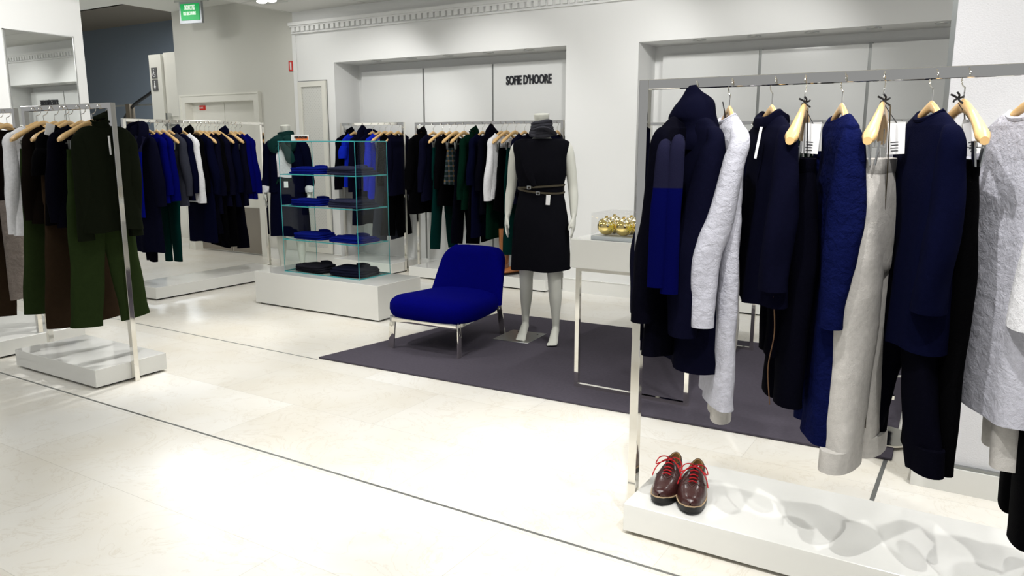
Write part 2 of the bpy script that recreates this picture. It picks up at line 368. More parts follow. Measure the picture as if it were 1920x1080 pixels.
# double door
dr = thing('door_1', None, None, (0, 0, 0)); dr['kind'] = 'structure'
bm = B(); box(bm, DX0-.07, DX0+.012, YB-.02, YB+.2, 0, DZ+.07); box(bm, DX1-.012, DX1+.07, YB-.02, YB+.2, 0, DZ+.07); box(bm, DX0+.012, DX1-.012, YB-.02, YB+.2, DZ-.012, DZ+.07)
box(bm, DX0-.09, DX0-.07, YB-.03, YB+.019, 0, DZ+.07); box(bm, DX1+.07, DX1+.09, YB-.03, YB+.019, 0, DZ+.07); box(bm, DX0-.09, DX1+.09, YB-.03, YB+.019, DZ+.07, DZ+.09)
obj('door_frame', bm, door_paint, dr, False)
XM = (DX0+DX1)/2-.03
obj('door_leaf', bx(DX0+.005, XM-.004, YB+.1, YB+.14, .01, DZ-.01), door_paint, dr, False); obj('door_leaf', bx(XM+.004, DX1-.005, YB+.1, YB+.14, .01, DZ-.01), door_paint, dr, False)
obj('kick_plate', bx(DX0+.03, XM-.01, YB+.09, YB+.1, .02, .62), kick, dr, False); obj('kick_plate', bx(XM+.01, DX1-.02, YB+.09, YB+.1, .02, .62), kick, dr, False)
t = obj('door_notice', bx(-9.10, -8.99, YB+.085, YB+.1, 1.885, 1.945), red_p, None, False); tag(t, 'small red notice on the top corner of the grey white double door', 'sign')
text_mesh('notice_text', 'PORTE', .03, white_p, (-9.09, YB+.083, 1.905), (pi/2, 0, 0), None, .001, .8).parent = t
# perforated access door
ad = thing('door_2', None, None); ad['kind'] = 'structure'
bm = B(); AX0, AX1, AZ = -7.115, -6.665, 2.165
box(bm, AX0, AX0+.06, YB-.03, YB, .14, AZ); box(bm, AX1-.06, AX1, YB-.03, YB, .14, AZ); box(bm, AX0+.06, AX1-.06, YB-.03, YB, AZ-.06, AZ); box(bm, AX0+.06, AX1-.06, YB-.03, YB, .14, .20)
obj('door_frame', bm, door_paint, ad, False); obj('perforated_panel', bx(AX0+.06, AX1-.06, YB-.014, YB, .20, AZ-.06), meshmat(), ad, False)
obj('door_shadow_gap', bx(AX0-.008, AX1+.008, YB-.006, YB+.002, .13, AZ+.012), gap_grey, ad, False)
# lift / toilet block beyond the opening
b3 = thing('door_3', None, None); b3['kind'] = 'structure'
obj('door_frame', bx(-11.12, -10.83, 7.5, 7.7, 0, 2.77), door_paint, b3, False); obj('door_leaf', bx(-10.82, -9.46, 7.54, 7.66, 0, 2.79), door_paint, b3, False)
bm = B(); box(bm, -10.75, -10.2, 7.525, 7.54, 1.85, 2.64); box(bm, -10.80, -10.2, 7.515, 7.54, 1.66, 1.80); obj('door_rail', bm, door_paint, b3, False)
bm = B(); box(bm, -10.80, -10.1, 7.46, 7.50, 1.71, 1.735); box(bm, -10.74, -10.70, 7.45, 7.54, 1.65, 1.90); obj('door_closer', bm, steel, b3, False)
t = obj('notice_board', bx(-10.98, -10.86, 7.49, 7.5, 1.05, 1.45), red_p, None, False); tag(t, 'red and white safety notice low on the cream block beyond the opening', 'sign')
obj('notice_paper', bx(-10.97, -10.87, 7.485, 7.49, 1.07, 1.25), white_p, t, False)
for z, kind in ((2.50, 0), (2.32, 1)):
    t = obj('pictogram_sign', bx(-11.065, -10.935, 7.49, 7.5, z-.08, z+.08), mat('grey sign', (.12, .12, .12), .5), None, False)
    tag(t, 'grey pictogram sign of a wheelchair user, upper of the two' if kind == 0 else 'grey pictogram sign of a standing person, lower of the two', 'sign', None)
    bm = B()
    if kind == 0:
        wire(bm, [(-11.0+.03*cos(a*pi/6), 7.487, z-.025+.03*sin(a*pi/6)) for a in range(2, 12)], .004); box(bm, -11.008, -10.998, 7.485, 7.49, z-.02, z+.035); ball(bm, (-11.003, 7.488, z+.052), .010, 1, .3, 1); box(bm, -11.0, -10.975, 7.485, 7.49, z-.025, z-.017); box(bm, -10.977, -10.968, 7.485, 7.49, z-.055, z-.018)
    else:
        ball(bm, (-11.0, 7.488, z+.052), .011, 1, .3, 1); box(bm, -11.008, -10.992, 7.485, 7.49, z-.005, z+.037)
        tube(bm, [(-11.0, 7.487, z+.02, .006, .003), (-11.0, 7.487, z-.03, .025, .003)], 8, 3); box(bm, -11.008, -11.002, 7.485, 7.49, z-.065, z-.03); box(bm, -10.998, -10.992, 7.485, 7.49, z-.065, z-.03)
    obj('pictogram', bm, white_p, t)
# stair railing in the stairwell
t = thing('stair_railing', 'dark stair handrail on posts against the grey blue stairwell wall', 'railing', (-13.3, 8.5, 0))
bm = B(); wire(bm, [(-1.0, .4, 1.65), (.05, 0, 2.06), (.8, 0, 2.36), (2.0, 0, 2.9)], .028, 10); obj('handrail', bm, mat('dark metal', (.02, .02, .02), .2, .6), t)
wp = mat('stained post', (.10, .08, .055), .5)
obj('post', bx(-.02, .10, -.05, .05, 0, 2.14), wp, t, False); bm = B(); box(bm, -.9, -.82, -.05, .05, 0, 1.9); obj('post', bm, wp, t, False)
bm = B(); box(bm, -.9, 2.0, -.01, .01, 2.10, 2.13); box(bm, -1.2, .0, -.01, .01, 1.62, 1.65); obj('rail_bar', bm, steel, t, False)
# mirror column
struct('wall_column', bx(-9.6, -8.7, 3.2, 5.09, 0, 3.16), white_wall)
t = thing('wall_mirror', 'tall frameless mirror on the white column behind the olive clothes', 'mirror', (-8.69, 4.6, 0))
obj('mirror_glass', bx(0, .008, -.33, .365, .35, 2.585), mirror_m, t, False)
bm = B(); box(bm, -.008, .012, .365, .375, .35, 2.595); box(bm, -.008, .012, -.345, -.33, .35, 2.595); box(bm, -.008, .012, -.345, .375, 2.585, 2.595); obj('mirror_edge', bm, steel, t, False)
# textured partition
pt = struct('wall_partition', bx(-.172, 3.5, 3.6, 3.74, .118, CEIL), tex_wall)
struct('baseboard_partition', bx(-.168, 3.5, 3.57, 3.72, 0, .106), white_lac)
bm = B(); box(bm, -.190, -.172, 3.598, 3.742, .118, CEIL); struct('trim_12', bm, mat('satin aluminium', (.45, .47, .46), .3, .9))
struct('trim_13', bx(-.165, 3.5, 3.58, 3.72, .106, .118), gap_grey)
# metal strips let into the floor
struct('trim_14', bx(-15, 4, 2.339, 2.351, 0, .0012), gap_grey); struct('trim_15', bx(-9, -3.79, 3.632, 3.640, 0, .0012), gap_grey)
struct('trim_16', bx(-.297, -.279, 2.9, 3.86, 0, .0015), gap_grey)
for n, (x, y) in enumerate([(-9.0, 5.3)]):
    pass
# exit sign
t = thing('exit_sign', 'green lit emergency exit sign hanging from the ceiling', 'exit sign', (-8.5, 6.35, 3.16), radians(14))
obj('mounting_bar', bx(-.22, .26, -.02, .02, -.02, 0), steel, t, False); obj('sign_housing', bx(-.15, .17, -.02, .02, -.27, -.02), mat('grey housing', (.45, .47, .5), .4, .5), t, False)
obj('sign_face', bx(-.125, .145, -.028, -.02, -.235, -.045), green_em, t, False)
text_mesh('sign_text', 'SORTIE', .075, white_em, (-.065, -.03, -.115), (pi/2, 0, 0), t, .002, .62, .003)
text_mesh('sign_text', 'DE SECOURS', .052, white_em, (-.085, -.03, -.175), (pi/2, 0, 0), t, .002, .60, .002)
# fire sign
t = obj('fire_extinguisher_sign', bx(-7.285, -7.215, YB+.008, YB+.02, 2.30, 2.415), red_p, None, False); tag(t, 'small red sign with a white extinguisher symbol high on the wall', 'sign')
obj('extinguisher_symbol', bx(-7.260, -7.238, YB+.004, YB+.008, 2.315, 2.40), white_p, t, False)
# lettering
t = text_mesh('shop_lettering', "SOFIE D'HOORE", .125, mat('navy lettering', (.005, .006, .012), .4), (-4.415, 7.068, 2.055), (pi/2, 0, 0), None, .007, .60, .0032)
tag(t, 'dark raised capitals spelling the shop name on the white alcove panel', 'lettering')
# downlights in the alcoves
def downlight(x, y, z, lab):
    t = thing('downlight', lab, 'downlight', (x, y, z), 0, 'recessed downlights in the alcove ceilings')
    bm = B(); n = 20; rings(bm, [[(r*cos(2*pi*k/n), r*sin(2*pi*k/n), zz) for k in range(n)] for r, zz in ((.058, 0), (.056, -.006), (.040, -.006), (.036, .0))], cap0=False, cap1=False); obj('trim_ring', bm, steel, t)
    bm = B(); cyl(bm, (0, 0, -.002), .036, .001, 20); obj('lens', bm, lamp_dim, t)
ORD = ('first', 'second', 'third', 'fourth', 'fifth', 'sixth')
for i, x in enumerate((-5.985, -5.488, -4.994, -4.488, -4.008)): downlight(x, 6.84, 2.361, '%s recessed downlight in the lettered alcove, counting from the perforated door' % ORD[i])
for i, x in enumerate((-2.287, -1.813, -1.352, -.889, -.41, .05)): downlight(x, 6.86, 2.344, '%s recessed downlight in the alcove behind the long rack, counting from the pier' % ORD[i])
# ceiling fittings
for i, (x, y) in enumerate(FITTING_AND_FILL[:1]):
    t = thing('ceiling_light', 'recessed twin lamp ceiling fitting near the crown moulding', 'ceiling light', (x, y, CEIL))
    bm = B(); box(bm, -.16, .16, -.16, .16, -.004, .0); obj('bezel', bm, steel, t, False)
    for sx in (-.075, .075):
        bm = B(); ball(bm, (sx, 0, -.006), .055, 1, 1, .3); obj('lamp', bm, lamp_em, t)
t = thing('ceiling_light', 'dim downlight in the brown stairwell ceiling', 'ceiling light', (-11.6, 8.6, 3.9)); bm = B(); cyl(bm, (0, 0, -.02), .09, .02); obj('lamp', bm, lamp_dim, t)

# ------------------------------------------------------------------ rug, chair, display, table
bm = B(); v = [(-3.80, 3.655), (-.262, 3.80), (-.33, 5.70), (-3.50, 5.50)]
slab(bm, [(*p, 0.001) for p in v]+[(*p, .014) for p in v], .006, 2)
t = obj('rug', bm, carpetmat()); tag(t, 'large grey purple rug under the blue chair and mannequin', 'rug')
RUG = .014
# chair
ch = thing('lounge_chair', 'low cobalt blue upholstered lounge chair with chrome legs', 'chair', (-3.27, 4.49, RUG), radians(3))
bm = B()
def superring(cx, cy, a, b, z, n=40, e=.55, fr=1):
    r = []
    for k in range(n):
        th = 2*pi*k/n; x = math.copysign(abs(cos(th))**e, cos(th))*a; y = math.copysign(abs(sin(th))**e, sin(th))*b
        x *= 1-.10*(y/b)
        r.append((cx+x, cy+y, z))
    return r
S = [(.226, .90), (.230, .94), (.248, .975), (.28, 1.0), (.305, .995), (.33, .96), (.348, .88), (.36, .70), (.365, .4), (.367, .1)]
rs = []
for z, s in S:
    r = superring(0, -.06, .335*s, .36*s, z)
    rs.append([(x, y, zz+(.02*max(0, -y/.4) if zz > .3 else 0)+.012*cos(x*4)*(1 if zz > .34 else 0)) for x, y, zz in r])
rings(bm, rs); obj('seat', bm, blue_up, ch)
bm = B(); rs = []
for i in range(25):
    s = i/24; zc = .27+.385*s; yc = .19+.13*s+.03*s*s; a = .315-.052*s; th = .052
    if s > .88: th *= sqrt(max(.02, 1-((s-.88)/.12)**2))
    if s > .70: a *= 1-.26*((s-.70)/.30)**3.2
    r = []
    for k in range(40):
        q = 2*pi*k/40; x = math.copysign(abs(cos(q))**.45, cos(q))*a; y = math.copysign(abs(sin(q))**.7, sin(q))*th
        r.append((x, yc+y+.03*(x/.3)**2*(-1)+.01, zc+.0-.0*x+.018*(1-(x/.3)**2)*(s > .8)*(s-.8)*5))
    rs.append(r)
rings(bm, rs); obj('backrest', bm, blue_up, ch)
bm = B()
box(bm, -.27, .27, -.378, -.366, .195, .232); box(bm, -.2, .2, .315, .33, .195, .232)
for s in (-1, 1): slab(bm, [(s*.275, -.36, .195), (s*.262, -.36, .195), (s*.187, .32, .195), (s*.20, .32, .195), (s*.275, -.36, .232), (s*.262, -.36, .232), (s*.187, .32, .232), (s*.20, .32, .232)], .001, 1)
obj('seat_frame', bm, chrome, ch)
def legslab(x0, y0, x1, y1, wx, wy, z1=.235):
    bm = B(); slab(bm, [(x1-wx, y1-wy, 0), (x1+wx, y1-wy, 0), (x1+wx, y1+wy, 0), (x1-wx, y1+wy, 0), (x0-wx, y0-wy, z1), (x0+wx, y0-wy, z1), (x0+wx, y0+wy, z1), (x0-wx, y0+wy, z1)], .002, 2); return bm
obj('leg', legslab(-.268, -.362, -.285, -.37, .024, .006), chrome, ch); obj('leg', legslab(.290, -.365, .290, -.37, .005, .022), chrome, ch)
obj('leg', legslab(.205, .33, .215, .37, .022, .006), chrome, ch); obj('leg', legslab(-.205, .33, -.215, .36, .022, .006), chrome, ch)

def plinth(x0, x1, y0, y1, h, label):
    t = thing('display_plinth', label, 'plinth', ((x0+x1)/2, (y0+y1)/2, 0)); a, b = (x1-x0)/2, (y1-y0)/2
    bm = B(); box(bm, -a, a, -b, b, .014, h); bmesh.ops.bevel(bm, geom=list(bm.edges), offset=.002, segments=1, affect='EDGES'); obj('platform', bm, white_lac, t, False)
    obj('recessed_base', bx(-a+.03, a-.03, -b+.03, b-.03, 0, .014), dark_gap, t, False); return t
plinth(-5.655, -4.175, 4.70, 5.26, .303, 'white lacquered plinth carrying the glass shelves')
plinth(-1.055, 1.9, 2.52, 3.035, .122, 'long white lacquered plinth with brown shoes and dappled shadows')
plinth(-5.34, -4.425, 2.465, 2.935, .121, 'white lacquered plinth under the olive clothes rack')
plinth(-7.3, -5.64, 2.50, 3.10, .121, 'white lacquered plinth under the brown clothes rack by the mirror column')
plinth(-6.99, -6.535, 4.285, 5.80, .122, 'long white plinth under the blue clothes rack before the double door')
plinth(-6.50, -5.62, 6.565, 7.05, .122, 'white plinth under the rack behind the glass shelves')
plinth(-5.36, -3.64, 6.555, 7.05, .122, 'white plinth with brown boots under the rack behind the blue chair')
plinth(-2.705, -1.0, 6.60, 7.05, .122, 'white plinth in the alcove under the rack with the green hooded coat')
plinth(-.80, 1.2, 6.60, 7.05, .122, 'white plinth in the alcove behind the round chrome base')

# glass shelf unit
GX0, GX1, GY0, GY1, GZ0, GZ1 = -5.40, -4.49, 4.83, 5.23, .304, 1.468
gu = thing('glass_shelf_unit', 'open clear glass shelf unit with greenish edges holding folded sweaters', 'shelf', ((GX0+GX1)/2, (GY0+GY1)/2, .303))
cx, cy = (GX0+GX1)/2, (GY0+GY1)/2; hx, hy = (GX1-GX0)/2, (GY1-GY0)/2; T = .008
def pane(name, x0, x1, y0, y1, z0, z1, thin):
    p = obj(name, bx(x0, x1, y0, y1, z0, z1), glass, gu, False)
    bm = B(); e = .0012
    if thin == 'z':
        for a in ((x0-e, x1+e, y0-e, y0, z0, z1), (x0-e, x1+e, y1, y1+e, z0, z1), (x0-e, x0, y0, y1, z0, z1), (x1, x1+e, y0, y1, z0, z1)): box(bm, *a)
    elif thin == 'x':
        for a in ((x0, x1, y0-e, y0, z0, z1), (x0, x1, y1, y1+e, z0, z1), (x0, x1, y0, y1, z1, z1+e), (x0, x1, y0, y1, z0-e, z0)): box(bm, *a)
    else:
        for a in ((x0-e, x0, y0, y1, z0, z1), (x1, x1+e, y0, y1, z0, z1), (x0, x1, y0, y1, z1, z1+e)): box(bm, *a)
    obj('polished_edge', bm, glass_edge, p, False)
zb = .001
pane('glass_base', -hx, hx, -hy, hy, zb, zb+T, 'z'); pane('glass_top', -hx, hx, -hy, hy, 1.160, 1.160+T, 'z')
SH = []
for z in (.603, .905, 1.183):
    pane('glass_shelf', -hx+T, hx-T, -hy, hy-T, z-.303-T, z-.303, 'z'); SH.append(z)
pane('glass_side', -hx, -hx+T*.8, -hy+.002, hy, zb+T, 1.159, 'x'); pane('glass_side', hx-T*.8, hx, -hy+.002, hy, zb+T, 1.159, 'x')

def folded(x, y, z, w, d, h, m, label, rz=0, seed=0, tagm=None):
    rnd = random.Random(seed)
    t = thing('folded_sweater', label, 'folded sweater', (x, y, z+.001), rz, 'folded knitwear on the glass shelves')
    bm = B(); nl = 3; hh = h/nl
    for l in range(nl):
        z0 = l*hh; a0 = w/2*(1-.05*l+rnd.uniform(-.02, .02)); b0 = d/2*(1-.04*l); rs = []; ox = rnd.uniform(-.008, .008); oy = -.006*l
        for i in range(9):
            ph = -pi/2+pi*i/8; s = abs(cos(ph))**.35 if abs(cos(ph)) > 1e-6 else 0; s = .82+.18*s if 0 < i < 8 else .80
            r = []
            for k in range(36):
                q = 2*pi*k/36; X = math.copysign(abs(cos(q))**.3, cos(q))*a0*s*(1+.03*sin(q*3+seed+l)); Y = math.copysign(abs(sin(q))**.3, sin(q))*b0*s*(1+.05*sin(q*2+seed+l*2))
                nz = noise.noise(Vector((X*9+seed, Y*9, l*3)))*.006
                r.append((X+ox, Y+oy, z0+hh/2+sin(ph)*hh*.56+max(0, nz)*(1 if i > 3 else 0)+ .0))
            rs.append(r)
        rings(bm, rs)
    for v in bm.verts: v.co.z = max(0, v.co.z)
    obj('folded_body', bm, m, t)
    bm = B(); tube(bm, [(-w*.38, -d*.1, h*.98, .03, .010), (-w*.1, -d*.22, h*1.04, .035, .012), (w*.15, -d*.12, h*1.02, .035, .011), (w*.36, d*.1, h*.95, .028, .009)], 12, 5, up=(0, 0, 1)); obj('sleeve', bm, m, t)
    bm = B(); tube(bm, [(-.06, .10, h*.95, .012, .02), (0, .125, h*1.05, .013, .02), (.07, .11, h*.95, .012, .02)], 10, 5, up=(0, 0, 1)); obj('collar', bm, m, t)
    if tagm: obj('label_tag', bx(-.04, .02, .06, .09, h*1.05, h*1.08), tagm, t, False)
fx0, fx1 = -5.14, -4.70
rows = [(.312, charcoal, ink, 'charcoal', 'blue black', 'glass base resting on the plinth'), (.603, royal, royal, 'cobalt blue', 'thin cobalt blue', 'lowest glass shelf'), (.905, royal, slate, 'cobalt blue', 'slate grey', 'middle glass shelf'), (1.183, royal, slate, 'cobalt blue', 'slate grey', 'upper glass shelf')]
FB = cloth('folded blue knit', (.003, .008, .14)); FS = cloth('folded slate knit', (.022, .024, .05)); FC = cloth('folded charcoal knit', (.016, .016, .022)); FN = cloth('folded ink knit', (.008, .009, .022))
mm = [(FC, FN), (FB, FB), (FB, FS), (FB, FS)]
for i, (z, _, _, la, lb, where) in enumerate(rows):
    folded(fx0-.02, 5.0, z, .36, .26, .052, mm[i][0], 'folded %s sweater beside the %s one on the %s' % (la, lb, where), radians(-4+3*i), i*7+1)
    folded(fx1-.01, 5.02, z, .40, .29, .062 if i != 1 else .042, mm[i][1], 'folded %s sweater at the clear side of the %s' % (lb, where), radians(6-4*i), i*7+4, white_p if i == 3 else None)
# acrylic name block on the glass top
t = thing('name_block', 'small orange and clear acrylic name block on the glass shelf top', 'sign', (-5.33, 4.93, 1.4725), radians(20))
obj('block_body', bx(0, .17, -.012, .012, 0, .052), mat('frosted acrylic', (.75, .76, .74), .15, coat=.5), t, False)
obj('orange_face', bx(.045, .165, -.0145, -.012, .004, .034), mat('orange print', (.75, .19, .06), .5), t, False)
text_mesh('block_text', "SOFIE D'HOORE", .024, black_p, (.034, -.0165, .022), (pi/2, 0, 0), t, .001, .70, .002)

# table with gold baubles
tb = thing('display_table', 'white topped display table on thin chrome frame legs', 'table', (-2.045, 3.975, RUG))
TW, TD = .78, .50
bm = B(); box(bm, 0, TW, 0, TD*2.9, .725, .893); bmesh.ops.bevel(bm, geom=list(bm.edges), offset=.003, segments=1, affect='EDGES'); obj('table_top', bm, white_lac, tb, False)
TD2 = TD*2.9
for y in (.02, TD2-.045):
    bm = B(); s = .025
    box(bm, .03, .03+s, y, y+s, 0, .725); box(bm, TW-.07, TW-.07+s, y, y+s, 0, .725); box(bm, .03+s, TW-.07, y, y+s, .0, s*.8); box(bm, .03+s, TW-.07, y, y+s, .705, .725)
    obj('leg_frame', bm, chrome, tb, False)
bc = thing('acrylic_case', 'clear acrylic case on the white display table', 'case', (-1.925, 4.0, RUG+.894), radians(0))
bm = B(); box(bm, 0, .56, 0, .30, 0, .022); obj('case_base', bm, mat('frosted case base', (.58, .62, .64), .3), bc, False)
bm = B(); box(bm, 0, .56, 0, .004, .022, .15); box(bm, 0, .56, .296, .30, .022, .15); box(bm, 0, .004, .004, .296, .022, .15); box(bm, .556, .56, .004, .296, .022, .15); box(bm, 0, .56, 0, .30, .15, .154)
obj('case_lid', bm, acrylic, bc, False)
bm = B(); rd = random.Random(3)
for k in range(120):
    bmesh.ops.create_circle(bm, cap_ends=True, segments=10, radius=.0028+.0018*rd.random(), matrix=Matrix.Translation((.01+.54*rd.random(), .01+.28*rd.random(), .1545)))
obj('printed_dots', bm, white_p, bc, False)
DG = dotgold()
def bauble(x, y, lab):
    t = thing('gold_bauble', lab, 'bauble', (x, y, RUG+.894+.0225), 0, 'gold baubles in the acrylic case')
    bm = B(); ball(bm, (0, 0, .052), .052, u=28, v=18); obj('ball', bm, DG, t)
    bm = B(); cyl(bm, (.0, 0, .1035), .008, .008, 12); obj('cap', bm, gold, t); return t
for j in range(2):
    for i in range(5):
        bauble(-1.86+.107*i, 4.07+.11*j, '%s gold bauble of the %s row in the case, counting from the mannequin side' % (ORD[i], 'front' if j == 0 else 'back'))
for i in range(4):
    bm = B()
    for k in range(9):
        a = k*2*pi/9; wire(bm, [(0, 0, 0), (.010*cos(a), -.006, .012*sin(a)+.004), (.024*cos(a), -.014, .026*sin(a)+.006)], .0022, 5, 2)
    o = obj('ribbon_bow', bm, ribbon, None); o.location = (-1.8065+.107*i, 4.035, RUG+.894+.072); tag(o, '%s yellow ribbon bow between the gold baubles, counting from the mannequin side' % ORD[i], 'ribbon', 'ribbons between the baubles')

# chrome stand with round foot
t = thing('chrome_stand', 'low chrome stand with a round mirror polished foot by the rug corner', 'stand', (-.345, 4.07, RUG))
bm = B(); n = 40; rings(bm, [[(r*cos(2*pi*k/n), r*sin(2*pi*k/n), z) for k in range(n)] for r, z in ((.148, 0), (.15, .006), (.148, .012), (.10, .014), (.03, .016))]); obj('round_foot', bm, chrome, t)
bm = B(); cyl(bm, (-.02, -.01, .014), .017, .50, 20); cyl(bm, (-.02, -.01, .50), .010, .12, 16); obj('pole', bm, chrome, t)
bm = B(); cyl(bm, (-.02, -.01, .20), .026, .03, 20); cyl(bm, (-.02, -.01, .32), .026, .03, 20); box(bm, -.0, .05, -.02, 0, .205, .225); wire(bm, [(0, -.01, .335), (.04, -.03, .33), (.08, .02, .32)], .006); obj('clamp', bm, chrome, t)
bm = B(); wire(bm, [(-.02, -.01, .60), (.03, .0, .585), (.12, .05, .50)], .004); wire(bm, [(-.02, -.01, .57), (.12, .06, .57)], .004); obj('arm', bm, chrome, t)

# ------------------------------------------------------------------ racks
def rack(x0, y0, x1, y1, h, s, label, foot0=True, foot1=True):
    L = sqrt((x1-x0)**2+(y1-y0)**2); t = thing('clothes_rack', label, 'clothes rack', (x0, y0, 0), atan2(y1-y0, x1-x0))
    def bar(name, *a):
        bm = B(); box(bm, *a); bmesh.ops.bevel(bm, geom=list(bm.edges), offset=.0015, segments=1, affect='EDGES'); return obj(name, bm, chrome, t, False)
    bar('post', -s/2, s/2, -s/2, s/2, 0, h); bar('post', L-s/2, L+s/2, -s/2, s/2, 0, h); bar('rail', s/2, L-s/2, -s/2, s/2, h-s, h)
    bar('foot', s/2, .05, -s*.4, s*.4, .001, .013); bar('foot', L-.05, L-s/2, -s*.4, s*.4, .001, .013)
    return t
RA = (2.662, 1.672); RBK = (2.706, 1.682); RD_X = -6.765; RE = 6.80
rack(-1.077, RA[0], 1.95, RA[0], RA[1], .034, 'long chrome clothes rack standing over the plinth with the brown shoes')
rack(-5.36, RBK[0], -4.403, RBK[0], RBK[1], .032, 'chrome clothes rack with olive and black clothes')
rack(-7.4, 2.80, -5.675, 2.80, 1.682, .032, 'chrome clothes rack with brown and white clothes by the mirror column')
rack(RD_X, 4.26, RD_X, 5.84, 1.672, .03, 'chrome clothes rack with blue clothes before the double door')
rack(-6.515, RE, -5.592, RE, 1.682, .03, 'chrome clothes rack behind the glass shelf unit')
rack(-5.405, RE, -3.60, RE, 1.675, .03, 'chrome clothes rack with mostly black clothes behind the blue chair')
rack(-2.70, RE, -.965, RE, 1.64, .028, 'chrome clothes rack in the alcove with a green hooded coat')
rack(-.84, RE, 1.2, RE, 1.64, .028, 'chrome clothes rack in the alcove behind the stone grey trousers')

# ------------------------------------------------------------------ hangers
def hanger_meshes(half):
    bm = B(); pts = []
    for i in range(21):
        u = -1+i/10; x = half*u; z = -.116-.094*abs(u)**1.35+.004*cos(u*pi)
        k = 1 if half > .19 else .82; ry = (.009+.014*abs(u)**1.6)*k; rz = (.021-.004*sin(pi*abs(u)))*k; f = 1
        if abs(u) > .95: f = .55
        pts.append((x, .012*abs(u)**2, z, ry*f, rz*f))
    # loft with section across y and z
    rs = []
    for (x, y, z, ry, rz) in pts:
        r = []
        for k in range(14):
            a = 2*pi*k/14; r.append((x+.0*sin(a), y+cos(a)*ry, z+sin(a)*rz))
        rs.append(r)
    rings(bm, rs); return bm
def hook_bm():
    bm = B(); pts = [(0, 0, -.10), (0, 0, -.078)]
    for k in range(-3, 8): a = radians(-90+(k+3)*27); pts.append((.029*cos(a)*1.0, 0, -.031+.029*sin(a)))
    wire(bm, pts, .0022, 8, 2); return bm
def clip_bm():
    bm = B(); wire(bm, [(-.11, 0, -.155), (-.12, 0, -.20), (-.13, 0, -.232)], .0018, 6, 2); wire(bm, [(.11, 0, -.155), (.12, 0, -.20), (.13, 0, -.232)], .0018, 6, 2); wire(bm, [(-.17, 0, -.232), (.17, 0, -.232)], .002, 6, 1)
    for s in (-1, 1):
        for q in (-1, 1): slab(bm, [(s*.14-.011, q*.004, -.285), (s*.14+.011, q*.004, -.285), (s*.14+.011, q*.009, -.285), (s*.14-.011, q*.009, -.285), (s*.14-.011, q*.012, -.215), (s*.14+.011, q*.012, -.215), (s*.14+.011, q*.017, -.215), (s*.14-.011, q*.017, -.215)], .001, 1)
    return bm
H0 = None; HC0 = None
def hanger(loc, rz, label, clips, group):
    global H0, HC0
    src = HC0 if clips else H0
    if src is None:
        t = thing('clip_hanger' if clips else 'clothes_hanger', label, 'hanger', loc, rz, group)
        obj('wooden_arms', hanger_meshes(.205 if clips else .176), wood, t); obj('hook', hook_bm(), chrome, t)
        if clips: obj('clip_bar', clip_bm(), steel, t); HC0 = t
        else: H0 = t
        return t
    t = src.copy(); C.objects.link(t); t.location = loc; t.rotation_euler = (0, 0, rz); t['label'] = label; t['group'] = group
    for chd in src.children: c = chd.copy(); C.objects.link(c); c.parent = t
    return t

# ------------------------------------------------------------------ garments (local x along the hanger, z down from the rail top)
def foldfn(seed, amp, k=3):
    r = random.Random(seed); ph = [r.uniform(0, 6.28) for _ in range(6)]; kk = [k, k+2, 2*k+1]
    def f(x, z, side):
        return amp*(sin(kk[0]*x*14+ph[0]+side*ph[3]+z*1.6)*.6+sin(kk[1]*x*13+ph[1]+side*ph[4]-z*2.1)*.3+sin(kk[2]*x*9+ph[2]+z*3)*.15)
    return f
def garment_body(levels, seed, n=44, capt=True, drop=0, m=5, amp=.010, k=1.5, crinkle_amp=0, ztop=None, hemwave=.006, split=None):
    """levels of (z, half width, half thickness, x offset, y offset)"""
    L = cat([tuple(list(l)+[0]*(5-len(l))) for l in levels], m); bm = B(); f = foldfn(seed, 1, k); rs = []
    zt, zb = L[0][0], L[-1][0]
    for i, (z, a, b, xo, yo) in enumerate(L):
        s = max(0, (zt-z)/(zt-zb)); A = amp*s**.8; r = []
        for q in range(n):
            th = 2*pi*q/n; ca, sa = cos(th), sin(th); X = math.copysign(abs(ca)**.85, ca)*a; Y = math.copysign(abs(sa)**.8, sa)*b
            d = f(X, z, 1 if sa > 0 else -1)*A*(.35+abs(sa))
            Y += d if True else 0
            if crinkle_amp: Y += crinkle_amp*noise.noise(Vector((X*16+seed, z*15, sa*2)))*min(1, s*6); X += crinkle_amp*.5*noise.noise(Vector((z*18, seed+sa, ca*2)))
            dz_ = drop*max(0, 1-abs(z+.136)/.034)*abs(sa)**1.3*(1.35 if sa < 0 else .8) if drop and i < len(L)*.5 else 0
            r.append(Vector((X+xo, Y+yo, z-dz_+hemwave*s*sin(X*22+seed)*(s > .9)*(s-.9)*10)))
        rs.append(r)
    # turn the hem back inside
    last = rs[-1]; c = sum(last, Vector())/n
    rs.append([c+(v-c)*.93+Vector((0, 0, .004)) for v in last]); rs.append([c+(v-c)*.86+Vector((0, 0, .12)) for v in last])
    rings(bm, rs, cap0=capt, cap1=True); return bm
